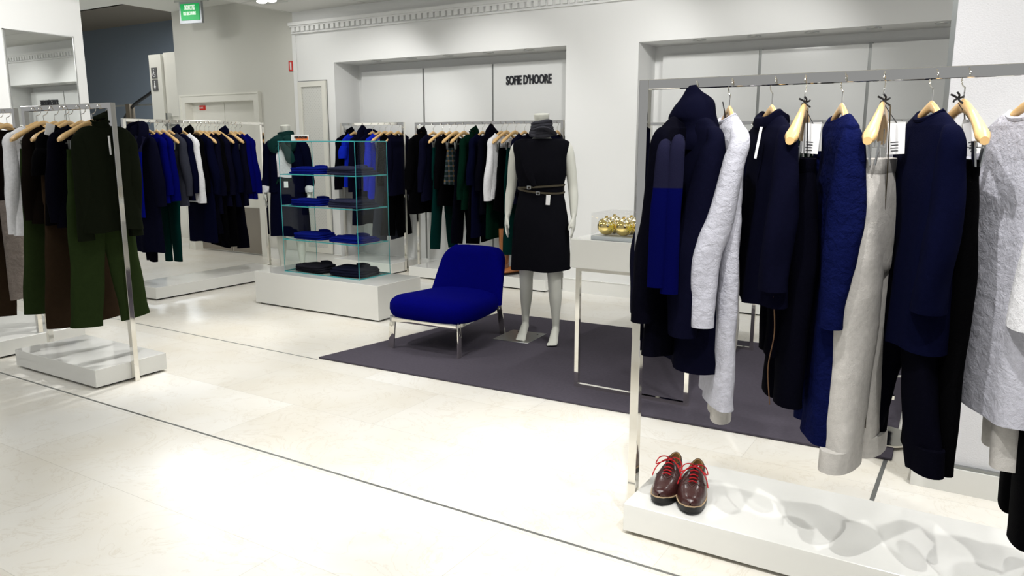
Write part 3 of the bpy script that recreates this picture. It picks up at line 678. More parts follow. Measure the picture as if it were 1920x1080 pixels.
def sleeve_bm(side, sw, L, r0, r1, seed, fy=0, out=.02, bend=.02, crink=0, zs=-.2, puff=0):
    rnd = random.Random(seed+side*5); ph = rnd.uniform(0, 6)
    q = side*(sw-.028); pts = [(q-side*.045, 0, zs+.022, .012, .014), (q-side*.012, 0, zs+.012, .022, .026), (q+side*.002, 0, zs-.025, .034, .033+puff*.1), (q, fy*.2, zs-.09, r0*(.70+puff), r0*(.62+puff)), (q+side*out*.4, fy*.6, zs-L*.42, r0*.80, r0*.76),
        (q+side*out*.8, fy+bend*.5, zs-L*.62, (r0+r1)*.44, (r0+r1)*.42), (q+side*out*.7, fy+bend, zs-L*.85, r1*.95, r1*.8), (q+side*out*.6, fy+bend, zs-L, r1*.98, r1*.78)]
    def disp(s, th): return (.12*sin(th*2+s*7+ph)*s+.05*sin(th*3-s*5+ph)*s+.05*sin(s*30+th*2+ph)*min(1, s*2)*(.4+crink*22)+crink*8*noise.noise(Vector((cos(th)*2, s*16, seed))))*1
    bm = B(); tube(bm, pts, 22, 8, up=(0, 1, 0), disp=disp, e=.85); return bm
def neckline(kind, nkw, m, t, sw, th, seed, m2=None):
    if kind == 'crew':
        bm = B(); n = 28
        rings(bm, [[((nkw+dr)*cos(2*pi*k/n), (.029+dr)*sin(2*pi*k/n), -.131-.030*abs(sin(2*pi*k/n))**1.3*(1.35 if sin(2*pi*k/n) < 0 else .8)+dz) for k in range(n)] for dr, dz in ((0, -.006), (.006, -.004), (.007, .004), (.002, .009), (-.006, .004), (-.008, -.02))], cap0=False, cap1=False)
        obj('neckband', bm, m, t)
    elif kind == 'roll':
        bm = B(); n = 28
        rings(bm, [[((.086+dr)*cos(2*pi*k/n), (.031+dr)*sin(2*pi*k/n), -.131-.024*abs(sin(2*pi*k/n))**1.3+dz+.003*sin(10*pi*k/n)) for k in range(n)] for dr, dz in ((.004, -.022), (.016, -.020), (.021, -.004), (.018, .012), (.006, .018), (-.005, .012), (-.010, -.012))], cap0=False, cap1=False)
        obj('roll_collar', bm, m, t)
    elif kind == 'turtle':
        bm = B(); tube(bm, [(0, 0, -.16, .080, th*.5+.014), (0, 0, -.130, .072, th*.5+.012), (.004, -.003, -.105, .074, th*.5+.016), (.0, -.004, -.088, .066, th*.5+.008), (.0, -.004, -.10, .05, .012)], 26, 6, disp=lambda s, a: .07*sin(s*15+a*2)+.03*sin(a*3), cap=True); obj('roll_collar', bm, m, t)
    elif kind == 'hood':
        bm = B(); tube(bm, [(0, 0, -.25, .13, th+.012), (0, -.008, -.19, .140, th+.020), (-.004, -.008, -.135, .108, th+.024), (-.008, 0, -.09, .072, th+.016), (-.006, .004, -.052, .042, th*.6), (-.004, .006, -.026, .018, .012)], 28, 6, disp=lambda s, a: .09*sin(s*13+a)+.05*sin(a*3+2)); obj('hood', bm, m, t)
    elif kind == 'lapel':
        bm = B()
        tube(bm, [(-.09, 0, -.158, .014, .03), (-.075, .03, -.118, .016, .034), (0, .042, -.10, .018, .036), (.075, .03, -.118, .016, .034), (.09, 0, -.158, .014, .03)], 10, 5, up=(0, 0, 1))
        for s in (-1, 1):
            tube(bm, [(s*.085, -th*.5, -.135, .022, .008), (s*.080, -th-.012, -.18, .040, .009), (s*.060, -th-.02, -.26, .045, .008), (s*.024, -th-.02, -.36, .018, .006), (s*.006, -th-.016, -.42, .004, .003)], 12, 5, up=(0, -1, 0))
        obj('collar', bm, m, t)
    elif kind == 'shirt':
        bm = B(); tube(bm, [(-.012, -th-.008, -.165, .008, .012), (-.06, -th*.8, -.135, .012, .022), (-.055, .02, -.112, .010, .024), (0, .035, -.105, .010, .024), (.055, .02, -.112, .010, .024), (.06, -th*.8, -.135, .012, .022), (.012, -th-.008, -.165, .008, .012)], 8, 5, up=(0, 0, 1)); obj('collar', bm, m, t)
    elif kind == 'vband':
        pass
def place(rk, hx, yaw=0):
    """rail position of a hook seen at picture column hx; returns location and heading"""
    if rk == 'D':
        d = ray(hx, 226); x = RD_X; y = d.y*x/d.x; return (x, y, 1.6725), radians(yaw)
    Y, z = {'A': RA, 'B': RBK, 'C': (2.80, 1.682), 'E': (RE, 1.6825), 'F': (RE, 1.6755), 'G': (RE, 1.6405), 'H': (RE, 1.6405)}[rk]
    d = ray(hx, {'A': 140, 'B': 197, 'C': 204}.get(rk, 229)); x = d.x*Y/d.y; return (x, Y, z+.0005), radians(90+yaw)
WHERE = {'A': 'on the rack above the shoes', 'B': 'on the olive rack', 'C': 'on the rack by the mirror', 'D': 'on the rack before the double door', 'E': 'on the rack behind the glass shelves', 'F': 'on the rack behind the blue chair', 'G': 'on the alcove rack', 'H': 'on the second alcove rack'}
SHORT = {'A': 'over the shoes', 'B': 'of the olive rack', 'C': 'by the mirror', 'D': 'by the double door', 'E': 'behind the glass shelves', 'F': 'behind the blue chair', 'G': 'of the alcove rack', 'H': 'of the second alcove rack'}
GRP = {'A': 'clothes on the long rack', 'B': 'clothes on the olive rack', 'C': 'clothes on the rack by the mirror', 'D': 'clothes on the rack before the door', 'E': 'clothes on the rack behind the glass shelves', 'F': 'clothes on the rack behind the chair', 'G': 'clothes on the alcove rack', 'H': 'clothes on the second alcove rack'}
TH = {'A': .05, 'B': .05, 'C': .05, 'D': .034, 'E': .034, 'F': .036, 'G': .04, 'H': .04}
SEED = [0]
def top(rk, hx, kind, m, hem, desc, yaw=0, sw=.205, flare=1.05, sl=.56, collar='crew', th=None, amp=.010, crink=0, r0=.062, r1=.045, sm=None, fy=0, out=.02, dz=0, hang=True, two=None, extra=None, n=44, name=None, puff=0, ysh=0):
    SEED[0] += 1; seed = SEED[0]; loc, rz = place(rk, hx, yaw); th = th or TH[rk]
    Lz = hem if hem < 0 else zrow(hem, HEMY[0], loc[0], loc[1])-loc[2] if False else hem
    t = thing(name or {'dress': 'dress', 'coat': 'coat', 'shirt': 'shirt', 'jacket': 'jacket', 'tee': 'tee_shirt'}.get(kind, 'sweater'), desc+' '+WHERE[rk], {'tee': 'T-shirt'}.get(kind, kind), loc, rz, GRP[rk])
    b = th; z1 = Lz
    nk = {'hood': .05, 'turtle': .065, 'lapel': .07}.get(collar, .108 if rk in 'DEF' else .09)
    lv = [(-.235, nk*.7, .010), (-.165, nk*.93, .022), (-.133, nk, .030), (-.139, max(nk+.014, .12), .033), (-.164, .160, .035), (-.184, sw*.93, .037), (-.218, sw*.985, .042), (-.28, sw*.96, b*.82), (-.34, sw*.92, b*.95), (-.44, sw*.90, b), (-.42+(z1+.42)*.5, sw*(.93+(flare-1)*.45), b*1.1, 0, ysh*.5), (z1, sw*flare*.98, b*1.22, 0, ysh)]
    obj('body', garment_body(lv, seed, amp=amp, crinkle_amp=crink, n=n, m=8 if rk == 'A' else 4, drop=.030 if nk > .08 else .012), m, t)
    if sl:
        for s in (-1, 1): obj('sleeve', sleeve_bm(s, sw, sl, r0*(1 if rk in 'AB' else .85), r1, seed, fy*1.0, out, crink=crink, puff=puff), sm or m, t)
    neckline(collar, .104 if rk in 'DEF' else .087, sm or m, t, sw, b*.8, seed)
    if hang: hanger(loc, rz, 'wooden hanger of the '+desc+' '+SHORT[rk], False, 'wooden hangers '+WHERE[rk])
    return t
def trousers(rk, hx, m, hem, desc, yaw=0, hyaw=None, w=.155, legw=.10, hemw=.11, th=None, cuff=0, spread=.07, crink=0, amp=.006, zt=-.27, crotch=-.56, hang=True, ztop=None, kick=0, crease=0):
    SEED[0] += 1; seed = SEED[0]; loc, rz = place(rk, hx, yaw); th = th or TH[rk]*.8
    t = thing('trousers', desc+' '+WHERE[rk], 'trousers', loc, rz, GRP[rk])
    bm = garment_body([(zt, w*.96, th*.45), (zt-.03, w, th*.6), (zt-.14, w*1.06, th*.95), (crotch-.02, w*1.10, th*1.05), (crotch-.06, w*1.02, th*.9)], seed, amp=amp*.6, crinkle_amp=crink, m=5, hemwave=0)
    obj('hips', bm, m, t)
    bm = B(); n = 30; rings(bm, [[((w*.97+dr)*math.copysign(abs(cos(2*pi*k/n))**.8, cos(2*pi*k/n)), (th*.5+.004+dr)*math.copysign(abs(sin(2*pi*k/n))**.8, sin(2*pi*k/n)), zz) for k in range(n)] for dr, zz in ((.002, zt-.045), (.005, zt-.04), (.004, zt+.002), (0, zt+.004), (-.006, zt-.01))], cap0=False); obj('waistband', bm, m, t)
    for s in (-1, 1):
        xs = s*(w*.52); r = random.Random(seed*3+s); lean = r.uniform(-.012, .012)+kick*s; hh = hem+r.uniform(0, .02)
        zc = crotch+.10
        pts = [(xs*.9, 0, zc, legw*.9, th*.85), (xs, .004*s, crotch-.06, legw, th*.95), (s*(w*.5+spread*.4), lean*.5, (crotch+hh)/2, (legw+hemw)/2*.95, th*.9), (s*(w*.5+spread), lean, hh, hemw, th*.85)]
        ph = r.uniform(0, 6)
        def disp(q, a, ph=ph): return .10*sin(a*2+q*4+ph)*min(1, q*2)+.05*sin(a*3-q*6+ph*2)+.03*sin(q*26+a*2+ph)*q+.05*cos(a*2+pi)*q+crink*9*noise.noise(Vector((cos(a)*2, q*16, seed+s)))
        bm = B(); tube(bm, pts, 22, 8, disp=disp, e=.85); obj('trouser_leg', bm, m, t)
        if cuff:
            bm = B(); p = pts[-1]; tube(bm, [(p[0]-s*spread*.06, p[1], hh+cuff, hemw*1.05, th*.98), (p[0], p[1], hh-.004, hemw*1.07, th*1.0)], 22, 3, e=.85, disp=lambda q, a, ph=ph: .07*sin(a*2+7+ph)); obj('cuff', bm, m, t)
    if hang: hanger(loc, rz if hyaw is None else radians(90+hyaw), 'clip hanger of the '+desc+' '+SHORT[rk], True, 'clip hangers '+WHERE[rk])
    return t
def skirt(rk, hx, m, hem, desc, yaw=0, w=.16, flare=1.35, th=None, crink=0, zt=-.27, name='skirt', hang=True, amp=.014):
    SEED[0] += 1; seed = SEED[0]; loc, rz = place(rk, hx, yaw); th = th or TH[rk]*.9
    t = thing(name, desc+' '+WHERE[rk], name.replace('_', ' '), loc, rz, GRP[rk])
    obj('skirt_body', garment_body([(zt, w*.95, th*.5), (zt-.05, w, th*.7), ((zt+hem)/2, w*(1+flare)/2, th), (hem, w*flare, th*1.15)], seed, amp=amp, crinkle_amp=crink, m=7), m, t)
    bm = B(); n = 30; rings(bm, [[((w*.96+dr)*cos(2*pi*k/n), (th*.55+.004+dr)*sin(2*pi*k/n), zz) for k in range(n)] for dr, zz in ((.002, zt-.035), (.005, zt-.03), (.004, zt+.002), (-.006, zt-.01))], cap0=False); obj('waistband', bm, m, t)
    if hang: hanger(loc, rz, 'clip hanger of the '+desc+' '+SHORT[rk], True, 'clip hangers '+WHERE[rk])
    return t
def hz(rk, hx, px, py):
    """hem depth below the rail for a garment on the rack whose hem is seen at (px,py)"""
    loc, _ = place(rk, hx); return zrow(px, py, loc[0], loc[1])-loc[2]
HEMY = [0]

# --- long rack -------------------------------------------------------
A = 'A'
top(A, 1292, 'coat', ink, hz(A, 1290, 1250, 645), 'blue black overcoat, first by the end post', yaw=-8, flare=1.15, sl=.62, collar='none', amp=.016, th=.040, r0=.062, r1=.058, hang=False, out=.05)
top(A, 1302, 'coat', navy, hz(A, 1302, 1320, 672), 'navy hooded wool coat', yaw=44, flare=1.12, sl=.66, collar='hood', amp=.018, th=.065, r0=.070, r1=.060, out=.0, fy=.07)
top(A, 1371, 'shirt', crinkle, hz(A, 1371, 1330, 738), 'crinkled white long shirt', yaw=28, flare=.92, sl=.62, collar='crew', crink=.006, th=.036, r0=.056, r1=.050, amp=.014, out=-.01, fy=.075)
trousers(A, 1379, offwhite, hz(A, 1385, 1360, 785), 'pale cotton trousers under the crinkled shirt', yaw=26, hang=False, crink=.003, hemw=.055, legw=.07, w=.10, zt=-.5, crotch=-.76, spread=.0, th=.04)
top(A, 1451, 'sweater', navy, hz(A, 1451, 1435, 560), 'dark navy sweater with roll neck', yaw=30, flare=.98, sl=.48, collar='roll', amp=.012, sw=.205, r1=.05)
trousers(A, 1480, ink, hz(A, 1466, 1470, 668), 'blue black narrow trousers', yaw=26, hang=False, hemw=.05, legw=.065, w=.10, zt=-.34, spread=-.02, th=.035)
trousers(A, 1512, ink, hz(A, 1512, 1508, 752), 'blue black trousers with brown drawstring', yaw=26, hyaw=5, w=.12, legw=.085, hemw=.085, spread=.02, th=.05)
top(A, 1583, 'jacket', indigo, hz(A, 1583, 1560, 805), 'indigo crinkled cotton jacket dress', yaw=22, flare=.95, sl=.58, collar='none', crink=.004, r0=.066, r1=.046, th=.045, amp=.018, puff=.04, sw=.18)
trousers(A, 1660, offwhite, hz(A, 1640, 1560, 848), 'stone grey trousers with wide cuffs', hyaw=1, yaw=-10, w=.14, legw=.10, hemw=.10, cuff=.065, crink=.003, spread=.03, th=.055)
top(A, 1752, 'sweater', navy2, hz(A, 1752, 1740, 640), 'deep navy top with scooped neck', yaw=24, flare=1.0, sl=.50, collar='crew', sw=.20, r1=.056, r0=.060, th=.06, amp=.016)
trousers(A, 1742, ink, hz(A, 1742, 1720, 845), 'blue black wide cuffed trousers', yaw=30, hang=False, w=.165, legw=.09, hemw=.078, cuff=.075, zt=-.40, crotch=-.74, spread=.10)
trousers(A, 1812, black_c, hz(A, 1797, 1835, 880), 'black wide trousers hung from clips', yaw=22, w=.14, legw=.088, hemw=.09, cuff=.0, spread=.02)
top(A, 1938, 'dress', crinkle, hz(A, 1905, 1850, 765), 'crinkled white silk dress', yaw=30, flare=1.0, sl=.16, collar='crew', crink=.004, sw=.20, th=.06, r0=.065, r1=.07)
trousers(A, 1958, offwhite, hz(A, 1925, 1885, 860), 'pale cotton trousers beside the white dress', yaw=10, hang=False, w=.12, legw=.07, hemw=.055, zt=-.30, crink=.003, spread=.03)
top(A, 1972, 'jacket', white_c, hz(A, 1930, 1890, 590), 'white cotton swing jacket with flared hem', yaw=12, flare=1.4, sl=.0, collar='crew', sw=.19, th=.06)
trousers(A, 2010, black_c, hz(A, 1960, 1905, 985), 'long black trousers past the swing jacket', yaw=6, w=.15, legw=.1, hemw=.08, spread=.06)
for i, (hx, m, d, c) in enumerate(((2070, navy, 'navy', 'turtle'), (2130, white_c, 'white', 'crew'))):
    top(A, hx, 'sweater', m, -.75, '%s sweater far along the rail' % d, collar=c)
# scarf draped on the navy coat
def at(px, py, Y): d = ray(px, py); return Vector((0, 0, CH))+d*(Y/d.y)
locA, rzA = place(A, 1302, 44)
p0 = at(1256, 262, 2.42)
sc = thing('wool_scarf', 'two tone wool scarf, grey over cobalt blue, draped on the navy hooded coat', 'scarf', (p0.x, p0.y, 0), radians(20))
TT = twotone('two tone scarf wool', (.0006, .0012, .042), (.008, .008, .022), 1.31)
for i, (dx, zt, zb) in enumerate(((-.018, 1.44, .985), (.024, 1.455, .965))):
    bm = B(); tube(bm, [(dx+.012, .06, zt-.02, .012, .012), (dx+.006, .02, zt+.008, .018, .015), (dx, -.02, zt-.02, .023, .018), (dx-.003, -.03, zt-.14, .026, .018), (dx-.006, -.035, (zt+zb)/2, .028, .016), (dx-.008, -.04, zb, .029, .012)], 18, 7, disp=lambda s, a: .1*sin(a*3+s*6)); obj('scarf_end', bm, TT, sc)
o = obj('paper_label', bx(-.024, .024, -.001, .001, -.05, .05), mat('clear label', (.45, .46, .48), .3), None, False); q = at(1264, 517, 2.50); o.location = q; o.rotation_euler = (0, radians(10), radians(20)); tag(o, 'clear and white paper label low on the navy hooded coat', 'label')

# swing tags, ribbons and belts
def swing(hx, yaw, label, dx=.05, tilt=8, z=-.16):
    loc, rz = place(A, hx, 0); t = thing('swing_tag', label, 'price tag', (loc[0]+dx, loc[1]-.02, loc[2]+z), radians(yaw)); t.scale = (.78, .78, .78)
    b = obj('card', bx(-.032, .032, -.001, .001, -.12, 0), white_p, t, False); b.rotation_euler.y = radians(tilt)
    b = obj('card', bx(-.028, .036, .006, .0075, -.11, .006), mat('grey card', (.45, .45, .44), .6), t, False); b.rotation_euler.y = radians(-tilt*.7)
    bm = B()
    for k in range(4): box(bm, -.02+.003*(k % 2), .008, -.0022, -.001, -.075-.011*k, -.072-.011*k)
    b = obj('printed_lines', bm, black_p, t, False); b.rotation_euler.y = radians(tilt)
    bm = B(); wire(bm, [(0, 0, 0), (-dx*.5, .01, .035), (-dx, .02, -z-.09)], .0015); b = obj('cord', bm, black_p, t)
swing(1512, 20, 'cream swing tag tied to the clip hanger of the drawstring trousers', .035, 3)
swing(1660, 20, 'grey and white swing tag beside the stone grey trousers', .045, -3)
swing(1797, 35, 'pair of printed swing tags beside the black wide trousers', .045, -14)
def bow(hx, label):
    loc, rz = place(A, hx, 0); bm = B()
    for a in (20, 75, 140, 215, 300): wire(bm, [(0, 0, 0), (.012*cos(radians(a)), -.004, .010*sin(radians(a))), (.020*cos(radians(a+25)), -.008, .018*sin(radians(a)))], .003, 6, 2)
    o = obj('ribbon_knot', bm, black_p); o.location = (loc[0]+.006, loc[1]-.012, loc[2]-.092); tag(o, label, 'ribbon')
bow(1512, 'black ribbon knot at the hook of the drawstring trousers'); bow(1660, 'black ribbon knot at the hook of the stone grey trousers'); bow(1797, 'black ribbon knot at the hook of the black wide trousers')
def strap(hx, dx, dy, z0, z1, label, r=.0045, m=None, sway=.01):
    loc, rz = place(A, hx, 0); bm = B(); tube(bm, [(0, 0, z0, r, .002), (sway, 0, (z0*2+z1)/3, r, .002), (-sway*.5, .01, (z0+2*z1)/3, r, .002), (sway, 0, z1, r*.9, .002)], 6, 8, up=(1, .2, 0))
    o = obj('leather_belt', bm, m or black_p); o.location = (loc[0]+dx, loc[1]+dy, loc[2]); tag(o, label, 'belt')
strap(1512, .022, -.05, -.11, -1.02, 'thin black leather strap hanging beside the drawstring trousers')
strap(1660, .028, -.06, -.11, -1.12, 'long thin dark leather belt hanging beside the stone grey trousers', m=belt_l)
strap(1797, .022, .06, -.12, -.40, 'short black strap behind the swing tags of the black wide trousers')
strap(1371, -.012, -.04, -.085, -.24, 'black loop strap over the hanger of the crinkled white shirt')
strap(1512, -.02, -.17, -.70, -1.06, 'brown drawstring dangling over the blue black trousers', r=.003, m=mat('brown cord', (.10, .05, .02), .6))
o = obj('garment_label', bx(-.004, .004, -.001, .001, -.10, 0), white_p, None, False); lA, _ = place(A, 1451); o.location = (lA[0]+.0, lA[1]-.12, lA[2]-.17); o.rotation_euler = (0, radians(8), 0); tag(o, 'narrow white label ribbon at the neck of the dark navy sweater', 'label')

# --- olive rack ------------------------------------------------------
Bk = 'B'
top(Bk, 66, 'shirt', white_c, hz(Bk, 66, 50, 440), 'white long sleeved cotton shirt', yaw=-2, sw=.205, sl=.60, collar='crew', r0=.055, out=.02)
trousers(Bk, 79, olive, hz(Bk, 79, 50, 592), 'dark green corduroy trousers with flared hems', yaw=0, w=.165, hemw=.11, legw=.10, spread=.06, th=.035)
top(Bk, 99.5, 'sweater', espresso, hz(Bk, 99, 75, 415), 'espresso brown sweater', yaw=2, sl=.50, sw=.20, collar='crew')
trousers(Bk, 119, brown_c, hz(Bk, 119, 115, 612), 'dark brown moleskin trousers', yaw=-1, w=.165, hemw=.10, legw=.10, spread=.06, th=.035)
top(Bk, 127, 'tee', black_c, hz(Bk, 127, 90, 420), 'black short sleeved knit', yaw=1, sl=.22, r1=.06, sw=.20)
top(Bk, 150, 'sweater', ink, hz(Bk, 150, 120, 425), 'blue black fine knit sweater', yaw=0, sl=.50, sw=.205)
trousers(Bk, 170, olive, hz(Bk, 170, 160, 612), 'olive corduroy trousers with high waist', yaw=-1, w=.17, hemw=.11, legw=.105, spread=.07, th=.035)
top(Bk, 190, 'sweater', olive_dk, hz(Bk, 190, 185, 433), 'dark olive turtleneck sweater', yaw=0, sl=.60, collar='turtle', sw=.186, th=.045, out=.0, r0=.058, amp=.010)
locB, rzB = place(Bk, 188, 2)
o = obj('security_tag', None or (lambda: (lambda bm: (slab(bm, [(-.014, -.004, -.055), (.014, -.004, -.055), (.014, .004, -.055), (-.014, .004, -.055), (-.017, -.004, .055), (.017, -.004, .055), (.017, .004, .055), (-.017, .004, .055)], .003, 2), bm)[1])(B()))(), white_p)
o.location = (locB[0]+.075, locB[1]+.0, locB[2]-.245); o.rotation_euler = (0, 0, rzB); tag(o, 'white plastic security tag pinned on the olive turtleneck', 'security tag')
o = obj('paper_tag', bx(-.025, .025, -.001, .001, -.07, 0), white_p, None, False); lB, rB = place(Bk, 140); o.location = (lB[0]+.01, lB[1]-.16, lB[2]-.12); o.rotation_euler = (0, radians(15), rB); tag(o, 'white paper tag among the wooden hangers of the olive rack', 'price tag')
o = obj('paper_tag', bx(-.016, .016, -.001, .001, -.08, 0), white_p, None, False); lB, rB = place(Bk, 125); o.location = (lB[0]+.03, lB[1]-.11, lB[2]-.24); o.rotation_euler = (0, 0, rB); tag(o, 'white hang tag at the waist of the brown moleskin trousers', 'price tag')

# --- rack by the mirror ----------------------------------------------
top('C', 10, 'sweater', espresso, hz('C', 10, 5, 405), 'dark brown sweater', sw=.20, sl=.5)
skirt('C', 22, taupe, hz('C', 22, 20, 560), 'crinkled taupe silk skirt', w=.15, flare=1.0, hang=False, crink=.004, zt=-.62)
trousers('C', -4, brown_c, hz('C', -4, 0, 590), 'mauve brown trousers', w=.15, hang=True)

# --- rack before the double door --------------------------------------
D = 'D'
def wd(s): return s
top(D, 258, 'coat', navy, hz(D, 258, 295, 470), 'navy hooded wool coat, first of all', yaw=2, sw=.215, flare=1.08, sl=.60, collar='hood', th=.05, r0=.08, r1=.06, amp=.014, out=.03)
trousers(D, 263, ink, hz(D, 263, 285, 490), 'narrow blue black trousers below the coat', yaw=-8, hang=False, zt=-.5, crotch=-.8, w=.12, legw=.06, hemw=.05, spread=-.03, th=.03)
lD, rD = place(D, 258, 2)
s2 = thing('wool_scarf', 'cobalt blue wool scarf hanging down the front of the first hooded coat', 'scarf', lD, rD)
TT2 = twotone('two tone scarf wool dark', (.001, .003, .13), (.012, .012, .035), -.30)
for x, zb in ((.055, -.88), (.115, -.90)):
    bm = B(); tube(bm, [(x*1.2+.02, -.07, -.16, .03, .015), (x, -.085, -.26, .033, .016), (x-.01, -.098, -.55, .036, .016), (x-.012, -.104, zb, .038, .012)], 16, 6, disp=lambda s, a: .08*sin(a*3+s*5)); obj('scarf_end', bm, TT2, s2)
bm = B(); tube(bm, [(.03, .02, -.045, .028, .04), (.095, -.01, -.075, .034, .045), (.135, -.05, -.15, .036, .045), (.11, -.085, -.24, .034, .04), (.03, -.105, -.31, .034, .035), (-.06, -.095, -.26, .034, .04), (-.115, -.05, -.15, .036, .045), (-.085, -.01, -.075, .034, .045), (-.02, .02, -.045, .028, .04)], 14, 5); obj('scarf_loop', bm, navy, s2)
top(D, 278, 'sweater', royal, hz(D, 278, 300, 378), 'cobalt blue sweater beside the hooded coat', yaw=4, sw=.20, sl=.5)
top(D, 292, 'sweater', royal, hz(D, 292, 320, 375), 'cobalt blue sweater with folded shoulder', yaw=2, sw=.20, sl=.56)
trousers(D, 303.7, teal, hz(D, 303, 340, 490), 'dark teal narrow trousers', yaw=0, w=.14, legw=.08, hemw=.055, spread=.0, th=.03)
top(D, 316, 'jacket', slate, hz(D, 316, 350, 385), 'dark slate wool jacket', yaw=3, sw=.20, sl=.52); bpy.data.objects
top(D, 329, 'sweater', navy2, hz(D, 329, 360, 375), 'purple navy fine sweater', yaw=2, sw=.20, sl=.5, collar='turtle')
top(D, 340, 'shirt', white_c, hz(D, 340, 360, 378), 'white ribbed long sleeved top', yaw=4, sw=.20, sl=.60, crink=.004)
top(D, 352, 'sweater', black_c, hz(D, 352, 375, 380), 'black sweater with high collar', yaw=0, sw=.19, sl=.5, collar='turtle')
top(D, 366.7, 'dress', navy2, hz(D, 366, 390, 452), 'long deep navy knitted dress', yaw=3, sw=.205, sl=.52, flare=1.0, out=.05)
trousers(D, 373, ink, hz(D, 373, 400, 440), 'blue black trousers hanging on clips', yaw=4, w=.13, th=.025)
top(D, 382, 'jacket', navy, hz(D, 382, 410, 400), 'navy wool jacket', yaw=1, sw=.195, sl=.54)
top(D, 390, 'coat', black_c, hz(D, 390, 415, 450), 'long black coat', yaw=1, sw=.19, sl=.5)
top(D, 400.7, 'sweater', navy, hz(D, 400, 430, 385), 'navy crew neck sweater', yaw=2, sw=.19, sl=.54)
trousers(D, 407, black_c, hz(D, 407, 430, 462), 'black straight trousers', yaw=3, w=.13, th=.025, hemw=.08)
top(D, 417.7, 'sweater', navy2, hz(D, 417, 440, 385), 'dark navy high necked sweater', yaw=0, sw=.19, sl=.52, collar='turtle')
trousers(D, 425, ink, hz(D, 425, 455, 465), 'blue black cropped trousers', yaw=4, w=.13, th=.025, hemw=.085)
top(D, 432, 'sweater', navy, hz(D, 432, 455, 385), 'navy sweater beside two cobalt ones', yaw=1, sw=.19, sl=.54)
top(D, 440, 'sweater', royal, hz(D, 440, 465, 372), 'cobalt blue sweater beside the last one', yaw=0, sw=.195, sl=.52)
top(D, 449, 'sweater', royal, hz(D, 449, 475, 372), 'cobalt blue sweater, last of all', yaw=0, sw=.20, sl=.54, out=.04)

# --- rack behind the glass shelves -------------------------------------
E_ = 'E'
top(E_, 655, 'sweater', ink, hz(E_, 655, 640, 350), 'blue black cardigan with high neck', yaw=-4, sl=.56, collar='turtle')
top(E_, 664, 'tee', bright_blue, hz(E_, 664, 655, 350), 'bright cobalt short sleeved T-shirt', yaw=-2, sl=.20, r1=.06, sw=.19)
top(E_, 681, 'coat', navy, hz(E_, 681, 665, 420), 'navy coat with upturned hood', yaw=-4, sl=.58, collar='hood', flare=1.1, r0=.07)
top(E_, 698, 'jacket', navy2, hz(E_, 698, 690, 400), 'deep navy wool jacket', yaw=-4, sl=.54, collar='lapel')
top(E_, 711, 'sweater', bright_blue, hz(E_, 711, 700, 372), 'bright cobalt long sleeved sweater', yaw=-5, sl=.56, fy=.01)
trousers(E_, 722, slate, hz(E_, 722, 715, 450), 'slate grey wide trousers', yaw=-5, w=.15, hemw=.11, th=.03)
top(E_, 732, 'sweater', black_c, hz(E_, 732, 738, 345), 'black sweater', yaw=-5, sl=.50, sw=.17)
trousers(E_, 738, black_c, hz(E_, 738, 735, 443), 'long black trousers', yaw=-5, w=.13, hang=False, th=.03)
top(E_, 746, 'jacket', navy, hz(E_, 746, 750, 365), 'navy cardigan beside the end post', yaw=-6, sl=.56, sw=.165)

# --- rack behind the blue chair -----------------------------------------
F = 'F'
top(F, 790, 'coat', black_c, hz(F, 790, 795, 398), 'black wool cape coat with wide collar', yaw=-2, sl=.52, flare=1.2, collar='turtle', r0=.07, r1=.06, th=.055)
top(F, 812, 'jacket', navy, hz(F, 812, 812, 375), 'dark navy jacket', yaw=-4, sl=.54)
trousers(F, 829, teal, hz(F, 829, 830, 465), 'dark teal corduroy trousers', yaw=-4, w=.16, hemw=.07, legw=.08, spread=.07, th=.035)
top(F, 843, 'sweater', black_c, hz(F, 843, 840, 385), 'black crew neck sweater', yaw=-4, sl=.50)
skirt(F, 855, tartanmat(), hz(F, 855, 845, 345), 'green and brown tartan wool skirt', w=.15, flare=1.3, yaw=-5)
trousers(F, 870, ink, hz(F, 870, 860, 457), 'blue black straight trousers', yaw=-4, w=.14, th=.03, hemw=.09)
top(F, 888, 'sweater', forest, hz(F, 888, 885, 390), 'forest green turtleneck sweater', yaw=-5, sl=.60, collar='turtle', out=.03)
top(F, 905, 'dress', navy2, hz(F, 905, 900, 442), 'long dark navy knitted dress', yaw=-4, sl=.45, flare=1.05)
trousers(F, 898, black_c, hz(F, 898, 885, 455), 'black trousers behind the green turtleneck', yaw=-4, w=.14, th=.025, hang=False)
top(F, 922, 'coat', ink, hz(F, 922, 925, 400), 'blue black jacket with green hood', yaw=-4, sl=.5, collar='hood', sm=None)
top(F, 940, 'shirt', white_c, hz(F, 940, 930, 372), 'white long sleeved cotton top', yaw=-5, sl=.60, out=.04)
skirt(F, 931, forest, hz(F, 931, 925, 445), 'dark green wool skirt', w=.15, flare=1.2, zt=-.5, hang=False, yaw=-4)
trousers(F, 950, black_c, hz(F, 950, 945, 398), 'cropped black trousers', yaw=-6, w=.13, th=.03, hemw=.09)
trousers(F, 966, teal, hz(F, 966, 958, 478), 'dark teal wide trousers behind the mannequin', yaw=-6, w=.14, th=.03, hemw=.08)
top(F, 984, 'sweater', navy, hz(F, 984, 980, 380), 'navy sweater behind the mannequin shoulder', yaw=-4, sl=.5)
top(F, 1000, 'jacket', ink, hz(F, 1000, 990, 400), 'blue black jacket behind the mannequin', yaw=-4, sl=.5)
top(F, 1024, 'dress', black_c, hz(F, 1024, 1015, 430), 'black dress behind the mannequin', yaw=-4, sl=.5)
top(F, 1045, 'jacket', navy, hz(F, 1045, 1040, 395), 'navy jacket at the pier end post', yaw=-3, sl=.5)

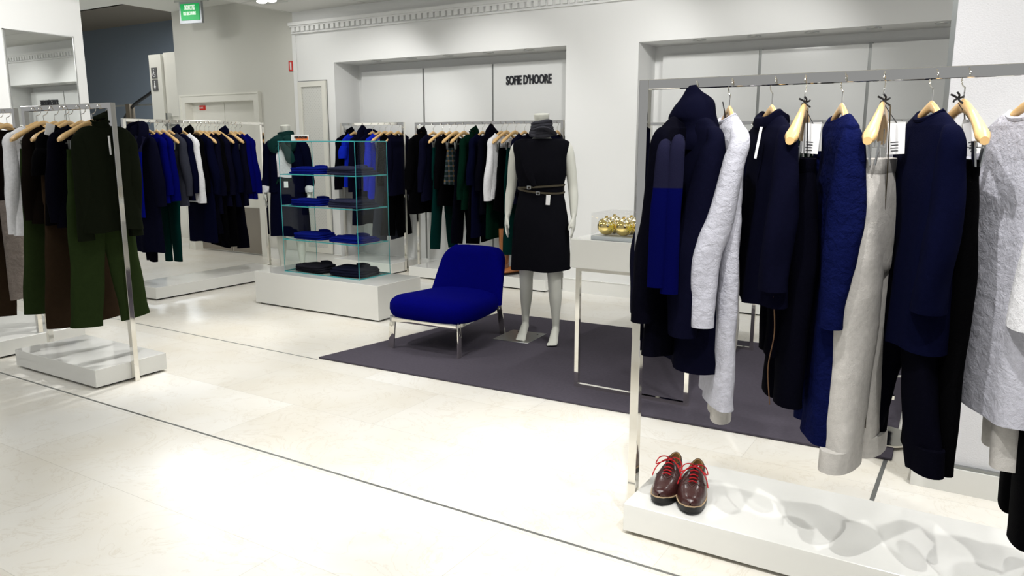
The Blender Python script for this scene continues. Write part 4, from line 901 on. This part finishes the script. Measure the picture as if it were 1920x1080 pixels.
# --- alcove racks ---------------------------------------------------------
G = 'G'
top(G, 1247, 'coat', black_c, hz(G, 1247, 1235, 430), 'black coat with pointed collar', yaw=-14, sl=.55, collar='hood', flare=1.1)
top(G, 1275, 'sweater', navy, -.80, 'navy sweater by the black coat', yaw=-10)
top(G, 1330, 'coat', ink, -1.0, 'blue black coat halfway along the rail', yaw=-8)
top(G, 1375, 'dress', black_c, -1.05, 'black dress halfway along the rail', yaw=-8)
top(G, 1412, 'sweater', navy, hz(G, 1412, 1410, 400), 'navy sweater behind the crinkled shirt', yaw=-8)
top(G, 1450, 'dress', ink, -1.05, 'blue black dress', yaw=-8)
trousers(G, 1497, navy, hz(G, 1495, 1490, 430), 'navy trousers on clips', yaw=-10, w=.14)
top(G, 1512, 'coat', forest, hz(G, 1512, 1515, 400), 'forest green hooded coat', yaw=-10, collar='hood', sl=.55)
trousers(G, 1544, black_c, hz(G, 1544, 1540, 460), 'black trousers on clips', yaw=-12, w=.13)
top('H', 1692, 'jacket', crinkle, -.80, 'pale grey jacket', yaw=-8)
top('H', 1720, 'sweater', navy, -.75, 'navy sweater', yaw=-8)

# ------------------------------------------------------------------ shoes
def shoe(loc, rz, mirror, label):
    t = thing('brogue_shoe', label, 'shoe', loc, rz, 'brown shoes on the plinth')
    L = .292; s = -1 if mirror else 1
    def outline(u):          # u 0 heel .. 1 toe ; returns (y, half width, centre x)
        y = .14-L*u; wv = .030+.012*sin(pi*min(1, u*1.2))+(.014*sin(pi*max(0, (u-.35))/.65) if u > .35 else 0)
        wv *= sqrt(max(0, 1-max(0, (u-.86)/.14)**2))*.999+.001; wv *= sqrt(max(.0, 1-max(0, (.12-u)/.12)**2))
        cx = s*(.008*sin(pi*u)); return y, max(wv, .001), cx
    us = [0.0, .01, .04, .08, .14, .22, .3, .4, .5, .6, .7, .78, .85, .9, .94, .97, .99, 1.0]
    # sole
    def solebm(z0, z1, grow, ua=0, ub=1):
        bm = B(); rs = []
        for u in [q for q in us if ua <= q <= ub]:
            y, wv, cx = outline(u); wv += grow if wv > .004 else grow*.3; lift = .012*max(0, (u-.72)/.28)**2
            rs.append([(cx+wv*c, y-(grow if u > .98 else 0)+(grow if u < .01 else 0), zz+lift) for c, zz in ((-1, z0), (1, z0), (1, z1), (-1, z1))])
        rings(bm, rs); return bm
    bm = solebm(.012, .024, .005); bm2 = solebm(0, .013, .003, 0, .27); me = bpy.data.meshes.new('q'); bm2.to_mesh(me); bm.from_mesh(me); bm2.free()
    bm2 = solebm(.003, .013, .003, .38, 1); me2 = bpy.data.meshes.new('q'); bm2.to_mesh(me2); bm.from_mesh(me2); bm2.free()
    obj('sole', bm, sole_b, t)
    obj('welt', solebm(.024, .0275, .0055), welt, t)
    # upper
    bm = B(); rs = []; UP = [(0, .060, .010), (.01, .070, .02), (.04, .076, .03), (.1, .074, .034), (.2, .066, .034), (.3, .068, .030), (.38, .078, .026), (.45, .079, .026), (.55, .068, .030), (.64, .058, .034), (.72, .050, .038), (.8, .044, .036), (.87, .039, .032), (.93, .032, .026), (.97, .024, .02), (1.0, .012, .004)]
    ub = cat([(u, h, q) for u, h, q in UP], 2)
    for u, h, q in ub:
        u = max(0, min(1, u)); y, wv, cx = outline(u); lift = .012*max(0, (u-.72)/.28)**2; r = []
        for k in range(21):
            a = pi*k/20; c = cos(a); sn = max(0, sin(a)); X = math.copysign(abs(c)**.62, c)*(wv+.002)*(1-.18*sn*(1 if u < .5 else .4)); Z = .026+lift+h*sn**.75
            r.append((cx+X, y, Z))
        rs.append(r)
    rings(bm, rs, closed=False)
    # cut the opening (remove faces over the collar)
    dl = [f for f in bm.faces if f.calc_center_median().y > .035 and f.calc_center_median().y < .132 and f.calc_center_median().z > .078 and abs(f.calc_center_median().x) < .022]
    bmesh.ops.delete(bm, geom=dl, context='FACES'); obj('upper', bm, leather, t)
    bm = B(); n = 26; rings(bm, [[(s*.004+(.0225+dr)*cos(2*pi*k/n), .082+(.052+dr)*sin(2*pi*k/n), z+.012*max(0, sin(2*pi*k/n))**2+.004*max(0, -sin(2*pi*k/n))) for k in range(n)] for dr, z in ((.008, .074), (.005, .090), (.001, .0925), (-.002, .090), (-.003, .05), (-.008, .032))], cap0=False, cap1=True); obj('collar_lining', bm, lining, t)
    bm = B(); n = 26; rings(bm, [[(s*.004+(.0225+dr)*cos(2*pi*k/n), .082+(.052+dr)*sin(2*pi*k/n), z+.012*max(0, sin(2*pi*k/n))**2+.004*max(0, -sin(2*pi*k/n))) for k in range(n)] for dr, z in ((.012, .056), (.0105, .075), (.0075, .0895), (.0035, .0935))], cap0=False, cap1=False); obj('heel_quarter', bm, leather, t)
    # tongue and brogue seams
    bm = B(); tube(bm, [(s*.004, -.035, .085, .013, .003), (s*.004, -.01, .099, .016, .003), (s*.004, .02, .112, .017, .003), (s*.004, .036, .122, .014, .002)], 10, 4, up=(0, -.4, 1)); obj('tongue', bm, leather, t)
    bm = B()
    def onto(u, c):  # point on the upper at u, side fraction c in [-1,1]
        i = min(range(len(ub)), key=lambda j: abs(ub[j][0]-u)); _, h, q = ub[i]; y, wv, cx = outline(u); a = pi/2-c*pi/2*.92; cc, sn = cos(a), max(0, sin(a)); lift = .012*max(0, (u-.72)/.28)**2
        return (cx+math.copysign(abs(cc)**.62, cc)*(wv+.0032)*(1-.18*sn*(1 if u < .5 else .4)), y, .0265+lift+h*sn**.75+.0007)
    wire(bm, [onto(.42+.04*0, -.95), onto(.52, -.8), onto(.62, -.55), onto(.67, -.3), onto(.66, -.12), onto(.72, 0), onto(.66, .12), onto(.67, .3), onto(.62, .55), onto(.52, .8), onto(.42, .95)], .0011, 6, 4)
    wire(bm, [onto(.57, -.7), onto(.58, -.3), onto(.58, 0), onto(.58, .3), onto(.57, .7)], .0011, 6, 4)
    obj('brogue_seam', bm, mat('perforated seam', (.10, .045, .04), .5), t)
    # laces
    bm = B()
    for i in range(5):
        y = -.048+.0145*i; z = .0865+.0068*i+(.004 if i > 2 else 0); wire(bm, [(s*.004-.015, y+.003, z-.003), (s*.004, y-.001, z+.004), (s*.004+.015, y+.003, z-.003)], .0024, 8, 4)
    bx0, by0, bz0 = s*.004, .018, .118
    for q in (-1, 1):
        wire(bm, [(bx0, by0, bz0), (bx0+q*.016, by0-.006, bz0+.014), (bx0+q*.040, by0-.016, bz0+.010), (bx0+q*.050, by0-.030, bz0-.012), (bx0+q*.034, by0-.026, bz0-.006), (bx0+q*.012, by0-.006, bz0)], .0022, 8, 4)
        wire(bm, [(bx0, by0, bz0), (bx0+q*.02, by0-.02, bz0+.004), (bx0+q*.045, by0-.045, bz0-.018), (bx0+q*.056, by0-.062, bz0-.05)], .0022, 8, 4)
    ball(bm, (bx0, by0, bz0+.002), .006); obj('laces', bm, lace_r, t)
    return t
shoe((-.955, 2.715, .1225), radians(8), False, 'oxblood leather brogue with red laces near the rail post end of the plinth')
shoe((-.842, 2.70, .1225), radians(12), True, 'oxblood leather brogue with red laces on the side away from the rail post')

# boots
def boot(loc, rz, label):
    t = thing('riding_boot', label, 'boot', loc, rz, 'brown boots on the plinth')
    bm = B(); tube(bm, [(0, .03, .46, .060, .065), (0, .03, .40, .058, .064), (0, .035, .28, .056, .062), (0, .04, .16, .044, .052), (0, .035, .10, .040, .055)], 24, 6, up=(0, 1, 0), disp=lambda s, a: .03*sin(s*26+a)*s)
    tube(bm, [(0, .095, .055, .020, .035), (0, .07, .062, .034, .042), (0, .02, .070, .036, .05), (0, -.05, .055, .040, .038), (0, -.12, .042, .042, .026), (0, -.17, .036, .034, .018), (0, -.19, .034, .012, .010)], 20, 5, up=(0, 0, 1)); obj('shaft', bm, boot_l, t)
    bm = B(); tube(bm, [(0, .10, .010, .024, .010), (0, .07, .010, .034, .010), (0, -.05, .012, .040, .009), (0, -.13, .014, .044, .008), (0, -.185, .018, .026, .006), (0, -.20, .02, .008, .004)], 16, 4, up=(0, 0, 1)); obj('sole', bm, sole_b, t)
    bm = B(); wire(bm, [(.047, -.03, .44), (.05, -.02, .34), (.045, -.01, .20)], .0025); obj('side_seam', bm, mat('dark seam', (.14, .05, .02), .5), t)
boot((-4.235, 6.72, .1225), radians(6), 'cognac brown tall boot standing upright beside the chair back'); boot((-4.085, 6.75, .1225), radians(-25), 'cognac brown tall boot half hidden by the mannequin dress')

# ------------------------------------------------------------------ mannequins
def tubes_to_body(name, builders, m, parent, vox=.0065, smooth=4):
    bm = B()
    for f in builders: f(bm)
    me = bpy.data.meshes.new(name); bmesh.ops.recalc_face_normals(bm, faces=list(bm.faces)); bm.to_mesh(me); bm.free()
    o = bpy.data.objects.new(name, me); C.objects.link(o)
    r = o.modifiers.new('r', 'REMESH'); r.mode = 'VOXEL'; r.voxel_size = vox; r.use_smooth_shade = True
    s = o.modifiers.new('s', 'SMOOTH'); s.iterations = smooth; s.factor = .5
    bpy.context.view_layer.update(); nm = bpy.data.meshes.new_from_object(o.evaluated_get(bpy.context.evaluated_depsgraph_get())); o.modifiers.clear(); o.data = nm; bpy.data.meshes.remove(me)
    nm.materials.clear(); nm.materials.append(m); nm.name = name; nm.polygons.foreach_set('use_smooth', [True]*len(nm.polygons)); o.parent = parent
    return o
def arm_path(s): return [(s*.150, .005, 1.43), (s*.185, .0, 1.385), (s*.208, .008, 1.28), (s*.225, .018, 1.14), (s*.236, .004, 1.05), (s*.243, -.025, .93)]
def mann_builders(lstep=0):
    L = []
    def torso(bm):
        tube(bm, [(0, .01, .76, .10, .07), (0, .012, .82, .165, .10), (0, .012, .90, .172, .105), (0, .004, 1.0, .145, .092), (0, -.002, 1.10, .120, .080), (0, 0, 1.2, .135, .09), (0, -.006, 1.30, .155, .105), (0, 0, 1.38, .165, .088), (0, .008, 1.435, .13, .065), (0, .010, 1.47, .07, .055), (0, .006, 1.52, .052, .052), (0, .0, 1.58, .050, .053), (0, -.004, 1.625, .054, .060), (0, -.006, 1.645, .054, .060)], 28, 5, up=(0, 1, 0))
        for s in (-1, 1): ball(bm, (s*.072, -.055, 1.275), .058, 1, .7, 1)
    L.append(torso)
    for s in (-1, 1):
        def arm(bm, s=s):
            P = arm_path(s); R = (.045, .047, .041, .036, .034, .023)
            tube(bm, [(*p, r, r*.95) for p, r in zip(P, R)], 16, 5, up=(0, 1, 0))
            wx, wy, wz = P[-1]; tube(bm, [(wx, wy, wz+.01, .018, .023), (wx+s*.002, wy-.008, wz-.03, .016, .034), (wx+s*.003, wy-.016, wz-.07, .014, .040), (wx+s*.001, wy-.022, wz-.095, .012, .036)], 14, 4, up=(0, 1, 0))
            fl = (.062, .078, .082, .074)
            for k in range(4):
                oy = .026-.0175*k; ln = fl[3-k] if k else .060
                x, y, z = wx+s*.001, wy-.020+oy, wz-.088
                tube(bm, [(x, y, z, .0085, .0088), (x-s*.002, y-.004-.001*k, z-ln*.4, .0078, .0082), (x-s*.008, y-.008-.002*k, z-ln*.75, .0070, .0074), (x-s*.014, y-.012-.002*k, z-ln, .0052, .0055)], 10, 4, up=(0, 1, 0))
            tube(bm, [(wx-s*.004, wy-.030, wz-.025, .010, .011), (wx-s*.016, wy-.052, wz-.055, .0095, .0098), (wx-s*.022, wy-.060, wz-.082, .0080, .0082), (wx-s*.024, wy-.062, wz-.100, .0055, .006)], 10, 4, up=(0, 1, 0))
        L.append(arm)
        def leg(bm, s=s):
            fy = -.055 if s > 0 else .03; ax = s*.125; tube(bm, [(s*.08, .01, .86, .080, .095), (s*.088, .005, .74, .082, .088), (s*.10, -.005, .60, .068, .072), (s*.108, -.008+fy*.3, .49, .052, .056), (s*.112, .004+fy*.5, .40, .048, .055), (s*.117, .016+fy*.7, .32, .046, .054), (s*.122, .018+fy*.9, .20, .032, .036), (ax, .020+fy, .125, .026, .030), (ax, .022+fy, .09, .026, .032)], 20, 5, up=(0, 1, 0))
            # foot on tiptoe
            tube(bm, [(ax, .045+fy, .085, .018, .016), (ax, .035+fy, .088, .025, .030), (ax, .0+fy, .082, .029, .036), (ax+s*.002, -.045+fy, .055, .032, .028), (ax+s*.004, -.085+fy, .026, .037, .018), (ax+s*.003, -.115+fy, .016, .037, .012)], 16, 5, up=(0, 0, 1))
            for k in range(5):
                tx = ax+s*(.004-.0285+.0145*k); ln = (.036, .034, .030, .025, .018)[k]; r = (.0115, .0082, .0078, .0074, .007)[k]
                tube(bm, [(tx, -.105+fy, .014, r, r), (tx, -.118-ln*.4+fy, .013, r, r*.95), (tx, -.118-ln*.85+fy, .009, r*.75, r*.7)], 10, 3, up=(0, 0, 1))
        L.append(leg)
    return L
def neck_scarf(m, t, hgt, rad=.072, z0=1.49, name='neck_scarf', front=0):
    bm = B()
    for i in range(5):
        z = z0+i*hgt/5+.01; R = rad*(1.12-.06*i)
        pts = [(R*cos(2*pi*k/10+i), R*.92*sin(2*pi*k/10+i)-.002, z+.010*sin(2*pi*k/10*1+i*1.4), .013, .015) for k in range(11)]
        tube(bm, pts, 9, 3, up=(0, 0, 1), disp=lambda s, a: .15*sin(s*22+a*2))
    return obj(name, bm, m, t)
def body_dress(t, lv, m, name, amp=.008, seed=3, n=56, mm=7, cap0=True):
    return obj(name, garment_body(lv, seed, n=n, m=mm, amp=amp, k=.9, capt=cap0), m, t)
# mannequin in the black dress
m1 = thing('mannequin', 'headless mannequin in a black sleeveless belted dress and grey neck scarf', 'mannequin', (-2.745, 4.87, RUG), radians(17))
MB = tubes_to_body('body', mann_builders(), mann_p, m1)
dr_ = body_dress(m1, [(1.470, .150, .078, 0, .012), (1.462, .172, .088, 0, .008), (1.445, .200, .094, 0, .002), (1.40, .208, .106), (1.33, .192, .120), (1.24, .184, .130), (1.14, .160, .112), (1.10, .158, .108), (1.0, .178, .125), (.86, .200, .145), (.68, .212, .150), (.535, .220, .152)], charcoal, 'dress', amp=.008, cap0=False)
bm = B(); tube(bm, [(-.11, -.075, 1.462, .030, .005), (-.095, -.108, 1.36, .036, .005), (-.07, -.128, 1.26, .034, .005), (-.03, -.126, 1.16, .020, .004), (.0, -.118, 1.12, .008, .003)], 10, 6, up=(0, -1, 0)); obj('wrap_lapel', bm, charcoal, m1)
for nm, ph, z0, tl in (('belt', 0, 1.135, .012), ('belt', 1, 1.108, -.014)):
    bm = B(); n = 44; A2, B2 = .170, .125
    rings(bm, [[((A2+dr)*cos(2*pi*k/n), (B2+dr)*sin(2*pi*k/n), z0+dz+tl*cos(2*pi*k/n)-.012*max(0, -sin(2*pi*k/n))*ph) for k in range(n)]+[] for dr, dz in ((0, -.007), (.003, -.006), (.003, .006), (0, .007))], cap0=False, cap1=False); bl = obj(nm, bm, belt_l, m1)
    bm = B(); cxb = -.06 if ph == 0 else .005; yb = -(B2+.008); zz = z0-.004 if ph == 0 else z0-.016
    box(bm, cxb-.014, cxb+.014, yb-.003, yb+.002, zz-.012, zz-.008); box(bm, cxb-.014, cxb+.014, yb-.003, yb+.002, zz+.008, zz+.012); box(bm, cxb-.014, cxb-.010, yb-.003, yb+.002, zz-.012, zz+.012); box(bm, cxb+.010, cxb+.014, yb-.003, yb+.002, zz-.012, zz+.012); obj('buckle', bm, steel, bl, False)
bm = B(); box(bm, -.008, .022, -.142, -.1405, 1.015, 1.085); o = obj('price_tag', bm, white_p, m1, False); o.rotation_euler.y = radians(4)
neck_scarf(grey_scarf, m1, .10)
bm = B(); tube(bm, [(-.02, -.07, 1.53, .05, .012), (.03, -.078, 1.545, .05, .013), (.07, -.04, 1.52, .045, .013), (.085, .0, 1.50, .03, .013)], 12, 5, up=(0, 0, 1)); obj('scarf_fold', bm, grey_scarf, m1)
bp = thing('base_plate', 'thin brushed steel mannequin base plate on the rug', 'base plate', (-2.915, 4.86, RUG+.0005), radians(4))
bm = B(); slab(bm, [(-.145, -.165, 0), (.145, -.165, 0), (.145, .165, 0), (-.145, .165, 0), (-.145, -.165, .0035), (.145, -.165, .0035), (.145, .165, .0035), (-.145, .165, .0035)], .001, 1); obj('plate', bm, steel, bp)
bm = B()
for x, y in ((-.08, .13), (.10, .10)): cyl(bm, (x, y, .0035), .007, .0015, 12)
obj('screw', bm, dark_gap, bp)
# mannequin in the jacket and skirt
m2 = thing('mannequin', 'headless mannequin in a navy jacket and skirt, white blouse and green bow scarf', 'mannequin', (-6.50, 5.93, 0), radians(30))
o = MB.copy(); C.objects.link(o); o.parent = m2
body_dress(m2, [(1.10, .140, .105), (1.05, .158, .115), (.95, .186, .130), (.80, .200, .140), (.60, .212, .146), (.46, .218, .148)], navy2, 'skirt', amp=.012, seed=9)
body_dress(m2, [(1.475, .072, .064, 0, .006), (1.45, .14, .078), (1.40, .168, .092), (1.30, .166, .118), (1.2, .156, .112), (1.08, .150, .108), (1.03, .15, .108)], white_c, 'blouse', amp=.004, seed=4)
bm = B(); rs = []   # open jacket: shell with a front gap
for z, a, b, gap in ((1.482, .085, .074, .75), (1.46, .150, .088, .55), (1.42, .196, .10, .50), (1.34, .200, .122, .46), (1.22, .194, .135, .44), (1.10, .198, .138, .42), (.98, .208, .145, .40), (.93, .212, .148, .40)):
    rs.append([(a*cos(th), b*sin(th)+.002, z+.004*sin(th*3)) for th in [(-pi/2+gap)+(2*pi-2*gap)*k/40 for k in range(41)]])
inner = [[(x*.94, y*.92, z) for x, y, z in r] for r in rs]
rings(bm, rs, closed=False); rings(bm, inner, closed=False)
for r, q in zip(rs, rs[1:]): pass
for side in (0, -1):
    rings(bm, [[r[side], i[side]] for r, i in zip(rs, inner)], closed=False)
rings(bm, [rs[-1], inner[-1]], closed=False); rings(bm, [rs[0], inner[0]], closed=False); obj('jacket', bm, navy2, m2)
for s in (-1, 1):
    P = arm_path(s); bm = B(); tube(bm, [(P[0][0], P[0][1], P[0][2]+.02, .055, .06), (P[1][0]+s*.002, P[1][1], P[1][2]+.005, .062, .064), (*P[2], .056, .06), (*P[3], .052, .056), (*P[4], .050, .053), (P[5][0], P[5][1], P[5][2]+.055, .047, .050)], 20, 6, up=(0, 1, 0), disp=lambda q, a: .05*sin(q*24+a*2)*q); obj('jacket_sleeve', bm, navy2, m2)
    bm = B(); tube(bm, [(P[5][0], P[5][1]+.004, P[5][2]+.065, .042, .044), (P[5][0], P[5][1], P[5][2]+.045, .050, .052), (P[5][0]+s*.004, P[5][1]-.004, P[5][2]-.002, .048, .052)], 20, 5, up=(0, 1, 0), disp=lambda q, a: .1*sin(a*3+q*5)); obj('blouse_cuff', bm, white_c, m2)
neck_scarf(bottle, m2, .075, .082)
bm = B()
for dx, dz, sx in ((-.10, -.03, 1), (.10, -.02, 1)): tube(bm, [(0, -.10, 1.475, .02, .02), (dx*.5, -.13, 1.49, .045, .028), (dx, -.13, 1.47+dz, .055, .030), (dx*.85, -.125, 1.41+dz, .035, .02), (dx*.3, -.12, 1.45, .02, .018)], 14, 5, up=(0, -1, 0), disp=lambda s, a: .15*sin(a*3+s*12))
tube(bm, [(0, -.11, 1.47, .02, .02), (.02, -.14, 1.42, .035, .02), (.055, -.15, 1.35, .045, .018), (.085, -.15, 1.29, .050, .012), (.11, -.148, 1.25, .03, .008)], 14, 5, up=(0, -1, 0), disp=lambda s, a: .14*sin(a*3+s*9))
ball(bm, (0, -.115, 1.475), .03); obj('scarf_bow', bm, bottle, m2)
bm = B(); n = 40; rings(bm, [[((.156+dr)*cos(2*pi*k/n), (.118+dr)*sin(2*pi*k/n), 1.065+dz) for k in range(n)] for dr, dz in ((0, -.012), (.004, -.01), (.004, .01), (0, .012))], cap0=False, cap1=False); wire(bm, [(-.06, -.128, 1.07), (-.045, -.135, .98), (-.04, -.14, .86)], .003); wire(bm, [(-.055, -.128, 1.07), (-.085, -.14, 1.02), (-.07, -.13, 1.07)], .004); obj('belt', bm, cloth('green velvet belt', (.004, .018, .014)), m2)
obj('price_tag', bx(.0, .045, -.150, -.1485, .985, 1.05), white_p, m2, False)
